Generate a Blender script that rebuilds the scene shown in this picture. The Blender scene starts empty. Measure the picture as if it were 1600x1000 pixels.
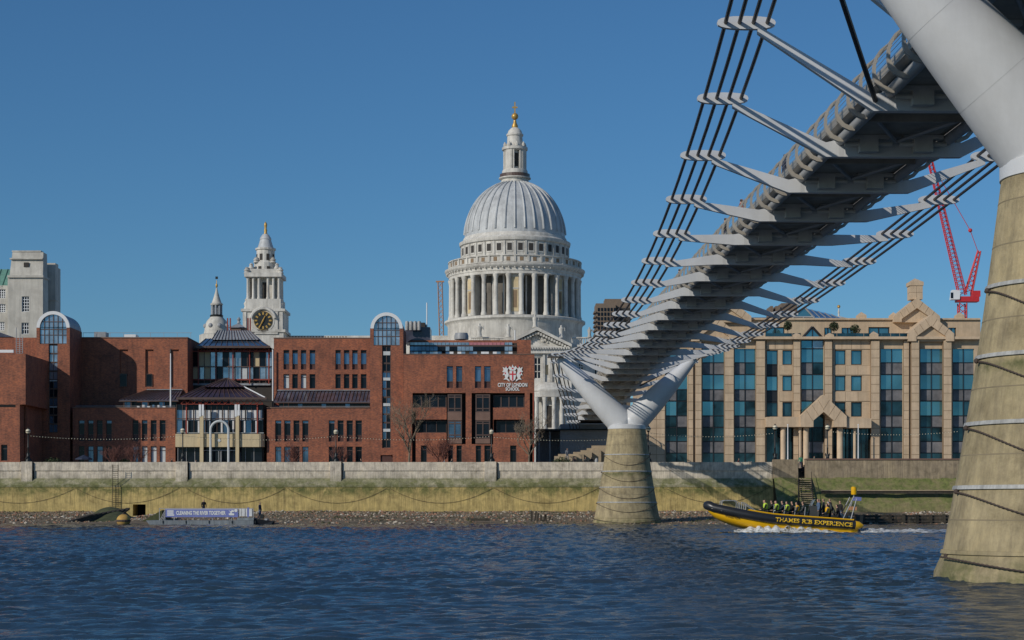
import bpy, bmesh, math, random
import numpy as np
from mathutils import Matrix, Vector, noise as mnoise
R = math.radians
random.seed(7)
sc = bpy.context.scene
COL = sc.collection

# ------------------------------------------------------------------ camera
F, HY, CH = 2800.0, 792.0, 1.82          # focal length (photo pixels), horizon row, eye height above the river
cam = bpy.data.cameras.new('camera'); camo = bpy.data.objects.new('camera', cam); COL.objects.link(camo)
camo.location = (0, 0, CH); camo.rotation_euler = (R(90), 0, 0)
cam.sensor_width = 36; cam.lens = F / 1600 * 36; cam.shift_y = (HY - 500) / 1600
cam.clip_start = 0.5; cam.clip_end = 20000
sc.camera = camo

# ------------------------------------------------------------------ sky, sun, exposure
SUN = Vector((-7.6, -6.7, 5.1)).normalized()      # towards the sun: behind the viewer, to the left
world = bpy.data.worlds.new('World'); sc.world = world; world.use_nodes = True
wn = world.node_tree.nodes; wl = world.node_tree.links; wn.clear()
sky = wn.new('ShaderNodeTexSky'); sky.sky_type = 'NISHITA'; sky.sun_disc = False
sky.sun_elevation = math.asin(SUN.z); sky.sun_rotation = math.atan2(SUN.x, SUN.y) % (2 * math.pi)
sky.altitude = 0; sky.air_density = 1.12; sky.dust_density = 0.0; sky.ozone_density = 10.0
bg = wn.new('ShaderNodeBackground'); bg.inputs[1].default_value = 0.10
tint = wn.new('ShaderNodeMixRGB'); tint.blend_type = 'MULTIPLY'; tint.inputs[0].default_value = 1.0; tint.inputs[2].default_value = (.88, 1.015, .99, 1)   # cool white balance of the whole sky
wl.new(sky.outputs[0], tint.inputs[1])
wo = wn.new('ShaderNodeOutputWorld'); wl.new(tint.outputs[0], bg.inputs[0]); wl.new(bg.outputs[0], wo.inputs[0])
sl = bpy.data.lights.new('sun', 'SUN'); sl.energy = 3.9; sl.angle = R(0.53); sl.color = (1.0, 0.93, 0.82)
so = bpy.data.objects.new('sun', sl); COL.objects.link(so)
so.rotation_euler = SUN.to_track_quat('Z', 'Y').to_euler(); so.location = SUN * 300
vs = sc.view_settings
sc.display_settings.display_device = 'sRGB'
vs.view_transform = 'Standard'; vs.look = 'None'; vs.exposure = -0.45; vs.gamma = 1.0; vs.use_curve_mapping = False
sc.cycles.max_bounces = 6; sc.cycles.transparent_max_bounces = 16

# ------------------------------------------------------------------ helpers
def px(x, Y): return (x - 800) / F * Y
def pz(y, Y): return CH + (HY - y) / F * Y
WM = {}

def put(o, parent):
    if parent is not None:
        o.parent = parent; o.matrix_parent_inverse = WM[parent.name].inverted()
    return o
def tag(o, label=None, cat=None, group=None, kind=None):
    if label: o['label'] = label
    if cat: o['category'] = cat
    if group: o['group'] = group
    if kind: o['kind'] = kind
    return o
def empty(name, loc, label=None, cat=None, group=None, kind=None):
    o = bpy.data.objects.new(name, None); COL.objects.link(o); o.location = loc
    o.empty_display_size = .5
    WM[o.name] = Matrix.Translation(Vector(loc))
    return tag(o, label, cat, group, kind)

class MB:
    def __init__(self): self.v = []; self.f = []; self.m = []; self.s = []; self.mi = 0; self.sm = False
    def _add(self, vs, fs):
        b = len(self.v); self.v += [tuple(p) for p in vs]
        for f in fs: self.f.append(tuple(b + i for i in f)); self.m.append(self.mi); self.s.append(self.sm)
        return self
    def quad(self, a, b, c, d): return self._add([a, b, c, d], [(0, 1, 2, 3)])
    def poly(self, pts): return self._add(pts, [tuple(range(len(pts)))])
    def box(self, x0, x1, y0, y1, z0, z1):
        return self._add([(x0,y0,z0),(x1,y0,z0),(x1,y1,z0),(x0,y1,z0),(x0,y0,z1),(x1,y0,z1),(x1,y1,z1),(x0,y1,z1)],
                         [(0,3,2,1),(4,5,6,7),(0,1,5,4),(1,2,6,5),(2,3,7,6),(3,0,4,7)])
    def hexa(self, p): # 8 corners ordered like box
        return self._add(p, [(0,3,2,1),(4,5,6,7),(0,1,5,4),(1,2,6,5),(2,3,7,6),(3,0,4,7)])
    def prism(self, poly, y0, y1): # polygon of (x,z), extruded in y
        n = len(poly)
        vs = [(x, y0, z) for x, z in poly] + [(x, y1, z) for x, z in poly]
        fs = [tuple(range(n)), tuple(range(2*n-1, n-1, -1))] + [(i, n+i, n+(i+1)%n, (i+1)%n) for i in range(n)]
        return self._add(vs, fs)
    def prismx(self, poly, x0, x1): # polygon of (y,z), extruded in x
        n = len(poly)
        vs = [(x0, y, z) for y, z in poly] + [(x1, y, z) for y, z in poly]
        fs = [tuple(range(n)), tuple(range(2*n-1, n-1, -1))] + [(i, n+i, n+(i+1)%n, (i+1)%n) for i in range(n)]
        return self._add(vs, fs)
    def lathe(self, prof, c, n=24, sx=1.0, sy=1.0, a0=0.0, a1=2*math.pi, cap=True):
        full = abs(a1 - a0 - 2*math.pi) < 1e-6
        k = n if full else n + 1
        vs = []
        for r, z in prof:
            for i in range(k):
                a = a0 + (a1 - a0) * i / n
                vs.append((c[0] + r*sx*math.cos(a), c[1] + r*sy*math.sin(a), c[2] + z))
        fs = []
        for j in range(len(prof) - 1):
            for i in range(n):
                i2 = (i+1) % k
                fs.append((j*k+i, j*k+i2, (j+1)*k+i2, (j+1)*k+i))
        if cap and full:
            fs.append(tuple(range(k-1, -1, -1))); fs.append(tuple((len(prof)-1)*k + i for i in range(k)))
        return self._add(vs, fs)
    def tube(self, path, rad, n=6, cap=True, up=(0,0,1), flat=1.0):
        P = [Vector(p) for p in path]; m = len(P)
        if not hasattr(rad, '__len__'): rad = [rad] * m
        vs = []; fs = []; prev = None
        for i in range(m):
            t = (P[min(i+1, m-1)] - P[max(i-1, 0)]).normalized()
            if prev is None:
                u = Vector(up)
                if abs(t.dot(u)) > .95: u = Vector((1, 0, 0))
                a = t.cross(u).normalized()
            else:
                a = (prev - t * prev.dot(t)).normalized()
            prev = a; b = t.cross(a)
            for k in range(n):
                w = 2*math.pi*k/n
                vs.append(P[i] + a*math.cos(w)*rad[i] + b*math.sin(w)*rad[i]*flat)
        for i in range(m-1):
            for k in range(n):
                k2 = (k+1) % n
                fs.append((i*n+k, i*n+k2, (i+1)*n+k2, (i+1)*n+k))
        if cap: fs.append(tuple(range(n-1, -1, -1))); fs.append(tuple((m-1)*n + k for k in range(n)))
        return self._add(vs, fs)
    def sphere(self, c, r, n=10, m=6, sx=1, sy=1, sz=1):
        prof = [(max(1e-4, r*math.sin(math.pi*i/m)), -r*sz*math.cos(math.pi*i/m)) for i in range(m+1)]
        return self.lathe(prof, c, n, sx, sy, cap=False)
    def build(self, name, mats, parent=None, smooth=False, label=None, cat=None, group=None, kind=None, origin=True):
        me = bpy.data.meshes.new(name)
        V = np.array(self.v, dtype=float)
        loc = Vector((0, 0, 0))
        if origin and len(V):
            lo, hi = V.min(0), V.max(0); loc = Vector(((lo[0]+hi[0])/2, (lo[1]+hi[1])/2, lo[2])); V = V - np.array(loc)
        me.from_pydata(V.tolist(), [], self.f)
        if not isinstance(mats, (list, tuple)): mats = [mats]
        for m_ in mats: me.materials.append(m_)
        me.polygons.foreach_set('material_index', self.m)
        me.polygons.foreach_set('use_smooth', [True]*len(self.f) if smooth else self.s)
        bm = bmesh.new(); bm.from_mesh(me); bmesh.ops.recalc_face_normals(bm, faces=bm.faces); bm.to_mesh(me); bm.free()
        if smooth: 
            try: me.set_sharp_from_angle(angle=R(40))
            except Exception: pass
        o = bpy.data.objects.new(name, me); COL.objects.link(o); o.location = loc
        WM[o.name] = Matrix.Translation(loc)
        put(o, parent)
        return tag(o, label, cat, group, kind)

_cubes = {}
def bx(name, m, x0, x1, y0, y1, z0, z1, parent=None, **k):
    """a box object sharing one unit cube per material"""
    me = _cubes.get(m.name)
    if me is None:
        b = MB().box(-.5, .5, -.5, .5, -.5, .5); me = bpy.data.meshes.new('unit_' + m.name)
        me.from_pydata(b.v, [], b.f); me.materials.append(m); _cubes[m.name] = me
    o = bpy.data.objects.new(name, me); COL.objects.link(o)
    o.location = ((x0+x1)/2, (y0+y1)/2, (z0+z1)/2); o.scale = (max(1e-3, abs(x1-x0)), max(1e-3, abs(y1-y0)), max(1e-3, abs(z1-z0)))
    WM[o.name] = Matrix.Translation(o.location) @ Matrix.Diagonal((*o.scale, 1))
    put(o, parent)
    return tag(o, **k)
def bp(name, m, x0, x1, yt, yb, Y, d, parent=None, **k):
    """box on the plane Y given by photo columns and rows, d deep (front at Y)"""
    return bx(name, m, px(x0, Y), px(x1, Y), Y, Y + d, pz(yb, Y), pz(yt, Y), parent, **k)

def wall_mesh(x0, x1, z0, z1, Y, holes, rd=.35):
    """front sheet with real openings and reveals; holes = (x0,x1,z0,z1)"""
    b = MB()
    xs = sorted(set([x0, x1] + [h[i] for h in holes for i in (0, 1) if x0 < h[i] < x1]))
    zs = sorted(set([z0, z1] + [h[i] for h in holes for i in (2, 3) if z0 < h[i] < z1]))
    for i in range(len(xs)-1):
        # merge vertical runs
        run = None
        for j in range(len(zs)-1):
            cx, cz = (xs[i]+xs[i+1])/2, (zs[j]+zs[j+1])/2
            inh = any(h[0] < cx < h[1] and h[2] < cz < h[3] for h in holes)
            if not inh:
                if run is None: run = j
            if (inh or j == len(zs)-2) and run is not None:
                je = j if inh else j + 1
                b.quad((xs[i],Y,zs[run]), (xs[i+1],Y,zs[run]), (xs[i+1],Y,zs[je]), (xs[i],Y,zs[je])); run = None
    e = Y + rd
    for h in list(holes) + [(x0, x1, z0, z1)]:
        a, c, d, f = max(h[0], x0), min(h[1], x1), max(h[2], z0), min(h[3], z1)
        b.quad((a,Y,d),(a,e,d),(a,e,f),(a,Y,f)); b.quad((c,Y,d),(c,Y,f),(c,e,f),(c,e,d))
        b.quad((a,Y,d),(c,Y,d),(c,e,d),(a,e,d)); b.quad((a,Y,f),(a,e,f),(c,e,f),(c,Y,f))
    return b
def holes_px(L, Y): return [(px(a, Y), px(b, Y), pz(d, Y), pz(c, Y)) for a, b, c, d in L]   # (xl,xr,ytop,ybot)

# ------------------------------------------------------------------ materials
def newmat(name):
    m = bpy.data.materials.new(name); m.use_nodes = True
    nt = m.node_tree; nt.nodes.clear()
    out = nt.nodes.new('ShaderNodeOutputMaterial'); p = nt.nodes.new('ShaderNodeBsdfPrincipled')
    nt.links.new(p.outputs[0], out.inputs[0])
    return m, nt, p
def N(nt, t, **k):
    n = nt.nodes.new('ShaderNode' + t)
    for a, b in k.items(): setattr(n, a, b)
    return n
def pos_scaled(nt, s):
    g = N(nt, 'NewGeometry'); mp = N(nt, 'Mapping'); mp.inputs['Scale'].default_value = s
    nt.links.new(g.outputs['Position'], mp.inputs['Vector']); return mp.outputs[0]
def noise(nt, s, detail=4, rough=.6, dist=0):
    n = N(nt, 'TexNoise'); n.inputs['Scale'].default_value = 1; n.inputs['Detail'].default_value = detail
    n.inputs['Roughness'].default_value = rough; n.inputs['Distortion'].default_value = dist
    nt.links.new(pos_scaled(nt, s if hasattr(s, '__len__') else (s, s, s)), n.inputs['Vector']); return n.outputs['Fac']
def ramp(nt, fac, stops):
    r = N(nt, 'ValToRGB'); e = r.color_ramp.elements
    while len(e) < len(stops): e.new(.5)
    for i, (p, c) in enumerate(stops): e[i].position = p; e[i].color = (*c, 1) if len(c) == 3 else c
    nt.links.new(fac, r.inputs[0]); return r.outputs[0]
def mix(nt, fac, a, b, mode='MIX'):
    n = N(nt, 'MixRGB', blend_type=mode)
    for i, q in ((0, fac), (1, a), (2, b)):
        if hasattr(q, 'links') or hasattr(q, 'is_linked'): nt.links.new(q, n.inputs[i])
        else: n.inputs[i].default_value = q if i == 0 else (*q, 1)
    return n.outputs[0]
def math_(nt, op, a, b=None, clamp=False):
    n = N(nt, 'Math', operation=op); n.use_clamp = clamp
    for i, q in ((0, a), (1, b)):
        if q is None: continue
        if hasattr(q, 'is_linked'): nt.links.new(q, n.inputs[i])
        else: n.inputs[i].default_value = q
    return n.outputs[0]
def bumpn(nt, p, h, strength=.3, dist=.05):
    b = N(nt, 'Bump'); b.inputs['Strength'].default_value = strength; b.inputs['Distance'].default_value = dist
    nt.links.new(h, b.inputs['Height']); nt.links.new(b.outputs[0], p.inputs['Normal'])
def shade(c, k): return tuple(max(0, min(1, x*k)) for x in c)
def mat(name, c, rough=.6, metal=0, var=.15, scale=1.5, streak=0, bump=0, dirt=None, dirt_amt=.5, spec=.5):
    m, nt, p = newmat(name)
    p.inputs['Roughness'].default_value = rough; p.inputs['Metallic'].default_value = metal
    p.inputs['Specular IOR Level'].default_value = spec
    n1 = noise(nt, scale, 6, .65)
    col = ramp(nt, n1, [(.3, shade(c, 1-var)), (.7, shade(c, 1+var))])
    n2 = noise(nt, scale*.13, 3, .5)
    col = mix(nt, 1.0, col, ramp(nt, n2, [(.3, (1-var*.6,)*3), (.7, (1,)*3)]), 'MULTIPLY')
    if streak:
        s = noise(nt, (scale*2.2, scale*2.2, scale*.16), 5, .7)
        col = mix(nt, 1.0, col, ramp(nt, s, [(.38, (1-streak,)*3), (.62, (1,)*3)]), 'MULTIPLY')
    if dirt:
        d = noise(nt, scale*.45, 8, .7, .6)
        col = mix(nt, ramp(nt, d, [(.5, (0,)*3), (.68, (dirt_amt,)*3)]), col, dirt)
    nt.links.new(col, p.inputs['Base Color'])
    if bump: bumpn(nt, p, noise(nt, scale*4, 5, .7), bump)
    return m
def glass(name, c, rough=.06, metal=.0, var=.35, scale=.35, spec=.5):
    m, nt, p = newmat(name)
    n1 = noise(nt, scale, 3, .5, .8)
    nt.links.new(ramp(nt, n1, [(.35, shade(c, 1-var)), (.65, shade(c, 1+var))]), p.inputs['Base Color'])
    p.inputs['Roughness'].default_value = rough; p.inputs['Metallic'].default_value = metal; p.inputs['Specular IOR Level'].default_value = spec
    bumpn(nt, p, noise(nt, .5, 2, .5), .04, .3)
    return m

def brick_mat(name, c1, c2):
    m, nt, p = newmat(name)
    g = N(nt, 'NewGeometry'); sp = N(nt, 'SeparateXYZ'); nt.links.new(g.outputs['Position'], sp.inputs[0])
    cb = N(nt, 'CombineXYZ'); nt.links.new(math_(nt, 'ADD', sp.outputs[0], sp.outputs[1]), cb.inputs[0]); nt.links.new(sp.outputs[2], cb.inputs[1])
    bt = N(nt, 'TexBrick'); bt.inputs['Scale'].default_value = 1; bt.inputs['Brick Width'].default_value = .24; bt.inputs['Row Height'].default_value = .085
    bt.inputs['Mortar Size'].default_value = .007; bt.inputs['Bias'].default_value = -.1
    bt.inputs['Color1'].default_value = (*c1, 1); bt.inputs['Color2'].default_value = (*c2, 1); bt.inputs['Mortar'].default_value = (.2, .15, .11, 1)
    nt.links.new(cb.outputs[0], bt.inputs['Vector'])
    col = mix(nt, 1.0, bt.outputs[0], ramp(nt, noise(nt, .5, 6, .65), [(.3, (.66, .66, .68)), (.5, (.95, .92, .9)), (.7, (1.2, 1.12, 1.0))]), 'MULTIPLY')
    col = mix(nt, 1.0, col, ramp(nt, noise(nt, (2.2, 2.2, .35), 5, .75), [(.34, (.74, .75, .78)), (.55, (1.04, 1, 1))]), 'MULTIPLY')
    nt.links.new(col, p.inputs['Base Color']); p.inputs['Roughness'].default_value = .85
    return m

M = {}
M['brick'] = brick_mat('brick', (.40, .130, .062), (.19, .062, .040))
M['brick_dark'] = mat('brick_dark', (.15, .06, .04), .8)
M['coping'] = mat('coping', (.2, .12, .09), .7)
M['white'] = mat('white_paint', (.75, .76, .76), .4, var=.05)
M['lead'] = mat('lead_roof', (.34, .36, .38), .5, var=.2, streak=.2)
M['slate_glass'] = glass('roof_glazing', (.07, .07, .1), .2)
M['bronze'] = mat('bronze_frame', (.11, .07, .055), .4, var=.2)
M['redsteel'] = mat('red_steel', (.28, .05, .03), .5)
M['cream'] = mat('cream_panel', (.62, .50, .30), .6, var=.08, streak=.15)
M['dglass'] = glass('dark_glass', (.008, .012, .019), .05, spec=.22)
M['bglass'] = glass('blue_glass', (.10, .17, .26), .08, .55)
M['paleglass'] = glass('pale_glass', (.36, .42, .48), .12, .6, .3, .5)
M['blind'] = mat('window_blind', (.55, .58, .58), .6, var=.1)
M['spandrel'] = mat('spandrel', (.09, .035, .025), .5)
M['tan'] = mat('tan_stone', (.57, .43, .285), .75, var=.12, scale=.9, streak=.14)
M['tan2'] = mat('tan_stone_light', (.63, .475, .32), .75, var=.12, scale=.9, streak=.16)
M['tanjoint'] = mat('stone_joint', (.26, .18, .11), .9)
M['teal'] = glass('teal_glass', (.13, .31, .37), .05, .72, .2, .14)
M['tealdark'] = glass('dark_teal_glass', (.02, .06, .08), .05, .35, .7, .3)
M['greypanel'] = mat('grey_spandrel', (.17, .165, .17), .45, var=.4, scale=.8)
M['frame'] = mat('dark_frame', (.02, .021, .024), .4)
M['portland'] = mat('portland_stone', (.70, .67, .605), .8, var=.13, scale=.45, streak=.24, dirt=(.27, .245, .21), dirt_amt=.62)
M['portland2'] = mat('portland_stone_warm', (.62, .5, .3), .8, var=.2, scale=.4)
M['portlandL'] = mat('white_stone', (.62, .59, .52), .8, var=.16, scale=.4, streak=.25, dirt=(.34, .31, .27), dirt_amt=.6)
M['domelead'] = mat('dome_lead', (.55, .565, .565), .55, var=.14, scale=.4, streak=.22)
M['gold'] = mat('gilding', (.55, .34, .09), .45, .4)
M['drumdark'] = mat('dark_drum_stone', (.17, .155, .135), .9, var=.3, scale=.4, streak=.3)  # darker stone tone for the drum wall behind the colonnade
M['copper'] = mat('green_copper', (.16, .34, .27), .6, streak=.2)
M['steel'] = mat('painted_steel', (.62, .63, .64), .42, var=.05, scale=.5, streak=.07, dirt=(.38, .38, .37), dirt_amt=.25)
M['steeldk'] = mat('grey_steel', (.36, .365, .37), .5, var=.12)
M['deck'] = mat('deck_underside', (.34, .315, .27), .7, var=.25)
M['damper'] = mat('damper_grey', (.55, .54, .50), .6, var=.15)
M['alu'] = mat('aluminium', (.42, .38, .32), .4, .2, var=.12)
M['cable'] = mat('cable_steel', (.05, .045, .045), .45, .2)
M['handrail'] = mat('handrail_steel', (.55, .53, .49), .35, .5)
M['band'] = mat('band_steel', (.45, .45, .43), .6, .0, var=.25, scale=3, streak=.3)
M['castjoint'] = mat('casting_joint', (.25, .205, .13), .9)
M['weld'] = mat('weld_seam', (.44, .45, .46), .5)
M['chain'] = mat('rusty_chain', (.07, .05, .04), .8)
M['iron'] = mat('black_iron', (.015, .018, .018), .45)
M['timber'] = mat('wet_timber', (.06, .05, .035), .8, var=.4, scale=2, streak=.4)
M['bark'] = mat('bark', (.21, .165, .115), .9, var=.3)
M['bark_red'] = mat('reddish_twig', (.16, .065, .05), .9)
M['evergreen'] = mat('evergreen_leaf', (.05, .07, .025), .8, var=.4)
M['red'] = mat('crane_red', (.55, .03, .035), .5)
M['orange'] = mat('crane_orange', (.5, .25, .12), .6)
M['skin'] = mat('skin', (.45, .27, .19), .6)
M['black'] = mat('black_cloth', (.012, .012, .014), .8)
M['navy'] = mat('navy_cloth', (.02, .03, .06), .8)
M['greycloth'] = mat('grey_cloth', (.25, .26, .28), .8)
M['darkgrey'] = mat('charcoal_cloth', (.05, .055, .055), .8)
M['denim'] = mat('denim', (.08, .13, .22), .8)
M['whitecloth'] = mat('white_cloth', (.65, .65, .65), .8)
M['greencloth'] = mat('green_cloth', (.05, .22, .13), .8)
M['hiviz'] = mat('hiviz_yellow', (.55, .75, .06), .6)
M['lifejacket'] = mat('lifejacket_yellow', (.75, .42, .01), .6)
M['hair'] = mat('dark_hair', (.02, .014, .01), .7)
M['hair2'] = mat('brown_hair', (.1, .055, .03), .7)
M['yellow'] = mat('boat_yellow', (.80, .44, .006), .35, var=.06)
M['rubber'] = mat('black_rubber', (.022, .024, .028), .35)
M['bannerblue'] = mat('banner_blue', (.16, .19, .45), .6, var=.06)
M['letter'] = mat('white_letter', (.72, .72, .7), .6, var=.03)
M['lettergold'] = mat('yellow_letter', (.80, .50, .02), .6, var=.03)
M['crestred'] = mat('crest_red', (.6, .02, .04), .6, var=.03)
M['bargegrey'] = mat('barge_steel', (.22, .25, .27), .6, var=.2, streak=.3)
M['buoy'] = mat('orange_buoy', (.5, .3, .07), .7, var=.3, dirt=(.3, .22, .15), dirt_amt=.8)
M['globe'] = mat('lamp_globe', (.75, .68, .5), .3)
M['dark'] = mat('dark_void', (.008, .008, .008), .9)
M['render'] = mat('promenade_paving', (.3, .28, .25), .9)
M['purple'] = glass('tinted_roof_glass', (.05, .035, .05), .2)
M['rose'] = mat('rose_glazing', (.5, .2, .22), .3)
M['interior'] = mat('dim_interior', (.05, .045, .04), .9)
M['barb'] = mat('barbican_concrete', (.22, .165, .12), .9, streak=.2)
M['sandstone'] = mat('sandstone_steps', (.42, .33, .22), .9, var=.2)

def zband(nt, amp=.35, sc_=.9):
    g = N(nt, 'NewGeometry'); sp = N(nt, 'SeparateXYZ'); nt.links.new(g.outputs['Position'], sp.inputs[0])
    n = noise(nt, (sc_, sc_, sc_*.7), 6, .7, .3)
    return math_(nt, 'ADD', sp.outputs[2], math_(nt, 'MULTIPLY', math_(nt, 'SUBTRACT', n, .5), amp*4)), sp
def moss_mat(name, base, rampstops, zmin, zmax, amp=.35, streak=.25, scale=.9, fine=.26, green=((.05, .06, .018), (.17, .165, .065))):
    """stone with a tide line of algae: (height, amount of green) stops"""
    m, nt, p = newmat(name)
    z, sp = zband(nt, amp, scale)
    t = math_(nt, 'DIVIDE', math_(nt, 'SUBTRACT', z, zmin), zmax - zmin, True)
    n1 = noise(nt, 1.4, 7, .7)
    col = ramp(nt, n1, [(.28, shade(base, .68)), (.5, base), (.75, shade(base, 1.2))])
    s = noise(nt, (2.6, 2.6, .22), 6, .75)
    col = mix(nt, 1.0, col, ramp(nt, s, [(.36, (1-streak, 1-streak, 1-streak*.9)), (.6, (1, 1, 1))]), 'MULTIPLY')
    fs_ = noise(nt, (9, 9, .45), 4, .7)
    col = mix(nt, 1.0, col, ramp(nt, fs_, [(.36, (1-fine, 1-fine*1.05, 1-fine*1.15)), (.56, (1.03, 1.02, 1.0))]), 'MULTIPLY')
    blot = noise(nt, .55, 8, .72, .8)
    col = mix(nt, 1.0, col, ramp(nt, blot, [(.34, (.70, .69, .66)), (.5, (1, 1, 1)), (.66, (1.14, 1.12, 1.06))]), 'MULTIPLY')
    g1 = ramp(nt, noise(nt, 2.2, 6, .7), [(.3, green[0]), (.7, green[1])])
    amt = ramp(nt, t, [((z0 - zmin)/(zmax - zmin), (a,)*3) for z0, a in rampstops])
    patch = ramp(nt, noise(nt, .8, 7, .72, .4), [(.38, (.08,)*3), (.56, (1,)*3)])
    amt = mix(nt, 1.0, amt, patch, 'MULTIPLY')
    col = mix(nt, amt, col, g1)
    nt.links.new(col, p.inputs['Base Color']); p.inputs['Roughness'].default_value = .85
    bumpn(nt, p, noise(nt, 5, 6, .7), .35, .08)
    return m
M['parapet'] = moss_mat('parapet_concrete', (.70, .63, .52), [(4.4, .8), (5.2, .5), (5.7, .12), (6.1, 0)], 4, 8, .16)
M['ochre'] = moss_mat('ochre_tidal_wall', (.57, .44, .175), [(.6, .4), (1.3, .12), (2.9, .02), (3.5, .7), (4.0, 1.0), (4.4, .9)], .4, 4.6, .5, .3, .9, .26, ((.055, .07, .016), (.19, .19, .06)))
M['mossslope'] = moss_mat('mossy_ledge', (.42, .39, .26), [(3.8, .75), (4.6, .95), (5.0, .7), (5.6, .7)], 3.5, 6, .3, .35, .9, .26, ((.055, .07, .018), (.2, .2, .07)))
M['rwall'] = moss_mat('river_stairs_wall', (.36, .29, .20), [(4.6, .6), (5.2, .35), (5.9, .06)], 4, 8, .25, .3)
M['grassy'] = moss_mat('weedy_river_slope', (.26, .22, .11), [(1.2, .35), (2.2, .9), (5, 1)], 1, 6, .2, .25, .9, .2, ((.06, .08, .018), (.22, .24, .07)))
M['pier'] = moss_mat('pier_concrete', (.40, .33, .195), [(-.3, 1.0), (.35, .8), (.62, .25), (1.0, .05), (4.2, .05), (4.9, .25), (5.3, 1.0), (5.52, .0)], -.5, 11, .14, .3, 1.1, .10)
# ------------------------------------------------------------------ human figures: one skinned mesh per pose
POSE = {}
def pose_mesh(pose):
    J = {}; E_ = []
    def j(n, x, y, z, r, ry=None): J[n] = (x, y, z, r, ry or r)
    # local axes: -y is forward
    if pose == 'sit':
        hip, lean = .46, .10
        j('pelvis', 0, 0, hip+.04, .155, .12); j('waist', 0, -.02, hip+.22, .135, .11); j('chest', 0, -.05, hip+.45, .17, .12); j('neck', 0, -.08, hip+.62, .06); j('head0', 0, -.10, hip+.70, .075, .085); j('head1', 0, -.11, hip+.80, .085, .1); j('crown', 0, -.10, hip+.88, .06, .07)
        for s, n in ((-1, 'l'), (1, 'r')):
            j('hip'+n, s*.1, -.04, hip, .10); j('knee'+n, s*.13, -.44, hip+.02, .075); j('ank'+n, s*.13, -.46, .09, .05); j('toe'+n, s*.14, -.62, .04, .045)
            j('sho'+n, s*.19, -.05, hip+.52, .072); j('elb'+n, s*.25, -.16, hip+.27, .052); j('wri'+n, s*.16, -.38, hip+.18, .038); j('han'+n, s*.13, -.46, hip+.17, .04)
    else:
        b_ = {'stand': 0.0, 'walk': .04, 'lean': .28}[pose]
        j('pelvis', 0, 0, .93, .15, .11); j('waist', 0, -.25*b_, 1.10, .135, .10); j('chest', 0, -.8*b_, 1.31-.1*b_, .17, .12); j('neck', 0, -1.25*b_, 1.49-.25*b_, .06); j('head0', 0, -1.4*b_-.02, 1.57-.3*b_, .075, .085); j('head1', 0, -1.5*b_-.03, 1.66-.34*b_, .085, .10); j('crown', 0, -1.5*b_-.02, 1.725-.36*b_, .06, .07)
        for s, n in ((-1, 'l'), (1, 'r')):
            st = {'stand': .03, 'walk': .20, 'lean': .10}[pose]*s
            j('hip'+n, s*.09, 0, .88, .10); j('knee'+n, s*.10, -st*.7-.02, .49, .07); j('ank'+n, s*.10, -st+.03, .09, .048); j('toe'+n, s*.12, -st-.13, .04, .042)
            j('sho'+n, s*.195, -.85*b_, 1.40-.15*b_, .07); j('elb'+n, s*.26, -.7*b_-.02+st*.5, 1.13-.1*b_, .05); j('wri'+n, s*.24, -1.4*b_-.10+st*.6, .91+.1*b_, .036); j('han'+n, s*.22, -1.5*b_-.13+st*.6, .84+.12*b_, .04)
    E_ = [('pelvis', 'waist'), ('waist', 'chest'), ('chest', 'neck'), ('neck', 'head0'), ('head0', 'head1'), ('head1', 'crown')]
    for n in 'lr': E_ += [('pelvis', 'hip'+n), ('hip'+n, 'knee'+n), ('knee'+n, 'ank'+n), ('ank'+n, 'toe'+n), ('chest', 'sho'+n), ('sho'+n, 'elb'+n), ('elb'+n, 'wri'+n), ('wri'+n, 'han'+n)]
    names = list(J); me = bpy.data.meshes.new('person'); me.from_pydata([J[n][:3] for n in names], [(names.index(a), names.index(c)) for a, c in E_], [])
    o = bpy.data.objects.new('person', me); COL.objects.link(o)
    md = o.modifiers.new('skin', 'SKIN'); md.use_smooth_shade = True
    for i, n in enumerate(names):
        sv_ = me.skin_vertices[0].data[i]; sv_.radius = (J[n][3], J[n][4]); sv_.use_root = (n == 'pelvis')
    o.modifiers.new('sub', 'SUBSURF').levels = 1; o.modifiers['sub'].render_levels = 1
    dg = bpy.context.evaluated_depsgraph_get(); me2 = bpy.data.meshes.new_from_object(o.evaluated_get(dg))
    o.modifiers.clear(); o.data = me2; bpy.data.meshes.remove(me)
    me2.materials.clear()
    for _ in range(5): me2.materials.append(None)
    def segd(p, a, c):
        a, c = Vector(J[a][:3]), Vector(J[c][:3]); t = max(0, min(1, (p-a).dot(c-a)/max(1e-6, (c-a).length_squared))); return (p - a - (c-a)*t).length
    kind = {}
    for a, c in E_:
        k = 0
        if c[:3] in ('hip', 'kne', 'ank'): k = 1
        if c[:3] == 'toe': k = 4
        if c[:3] == 'han' or c in ('head0', 'head1', 'crown'): k = 2
        kind[(a, c)] = k
    hz = J['head1'][2]
    for p in me2.polygons:
        ctr = p.center; e = min(E_, key=lambda e: segd(ctr, *e)); k = kind[e]
        if k == 2 and e[1] in ('head1', 'crown') and (ctr.z > hz + .045 or ctr.y > J['head1'][1] + .03): k = 3
        p.material_index = k; p.use_smooth = True
    COL.objects.unlink(o); bpy.data.objects.remove(o)
    POSE[pose] = (me2, J)
for pose_ in ('stand', 'walk', 'lean', 'sit'): pose_mesh(pose_)
# ================================================================== THE SETTING
PROM = 6.2                                   # promenade level above the river
# ---- ground reaching the horizon
b = MB(); b.box(-4000, 4000, 222.0, 9000, PROM - .6, PROM)
b.build('ground', M['render'], kind='structure')

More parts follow.
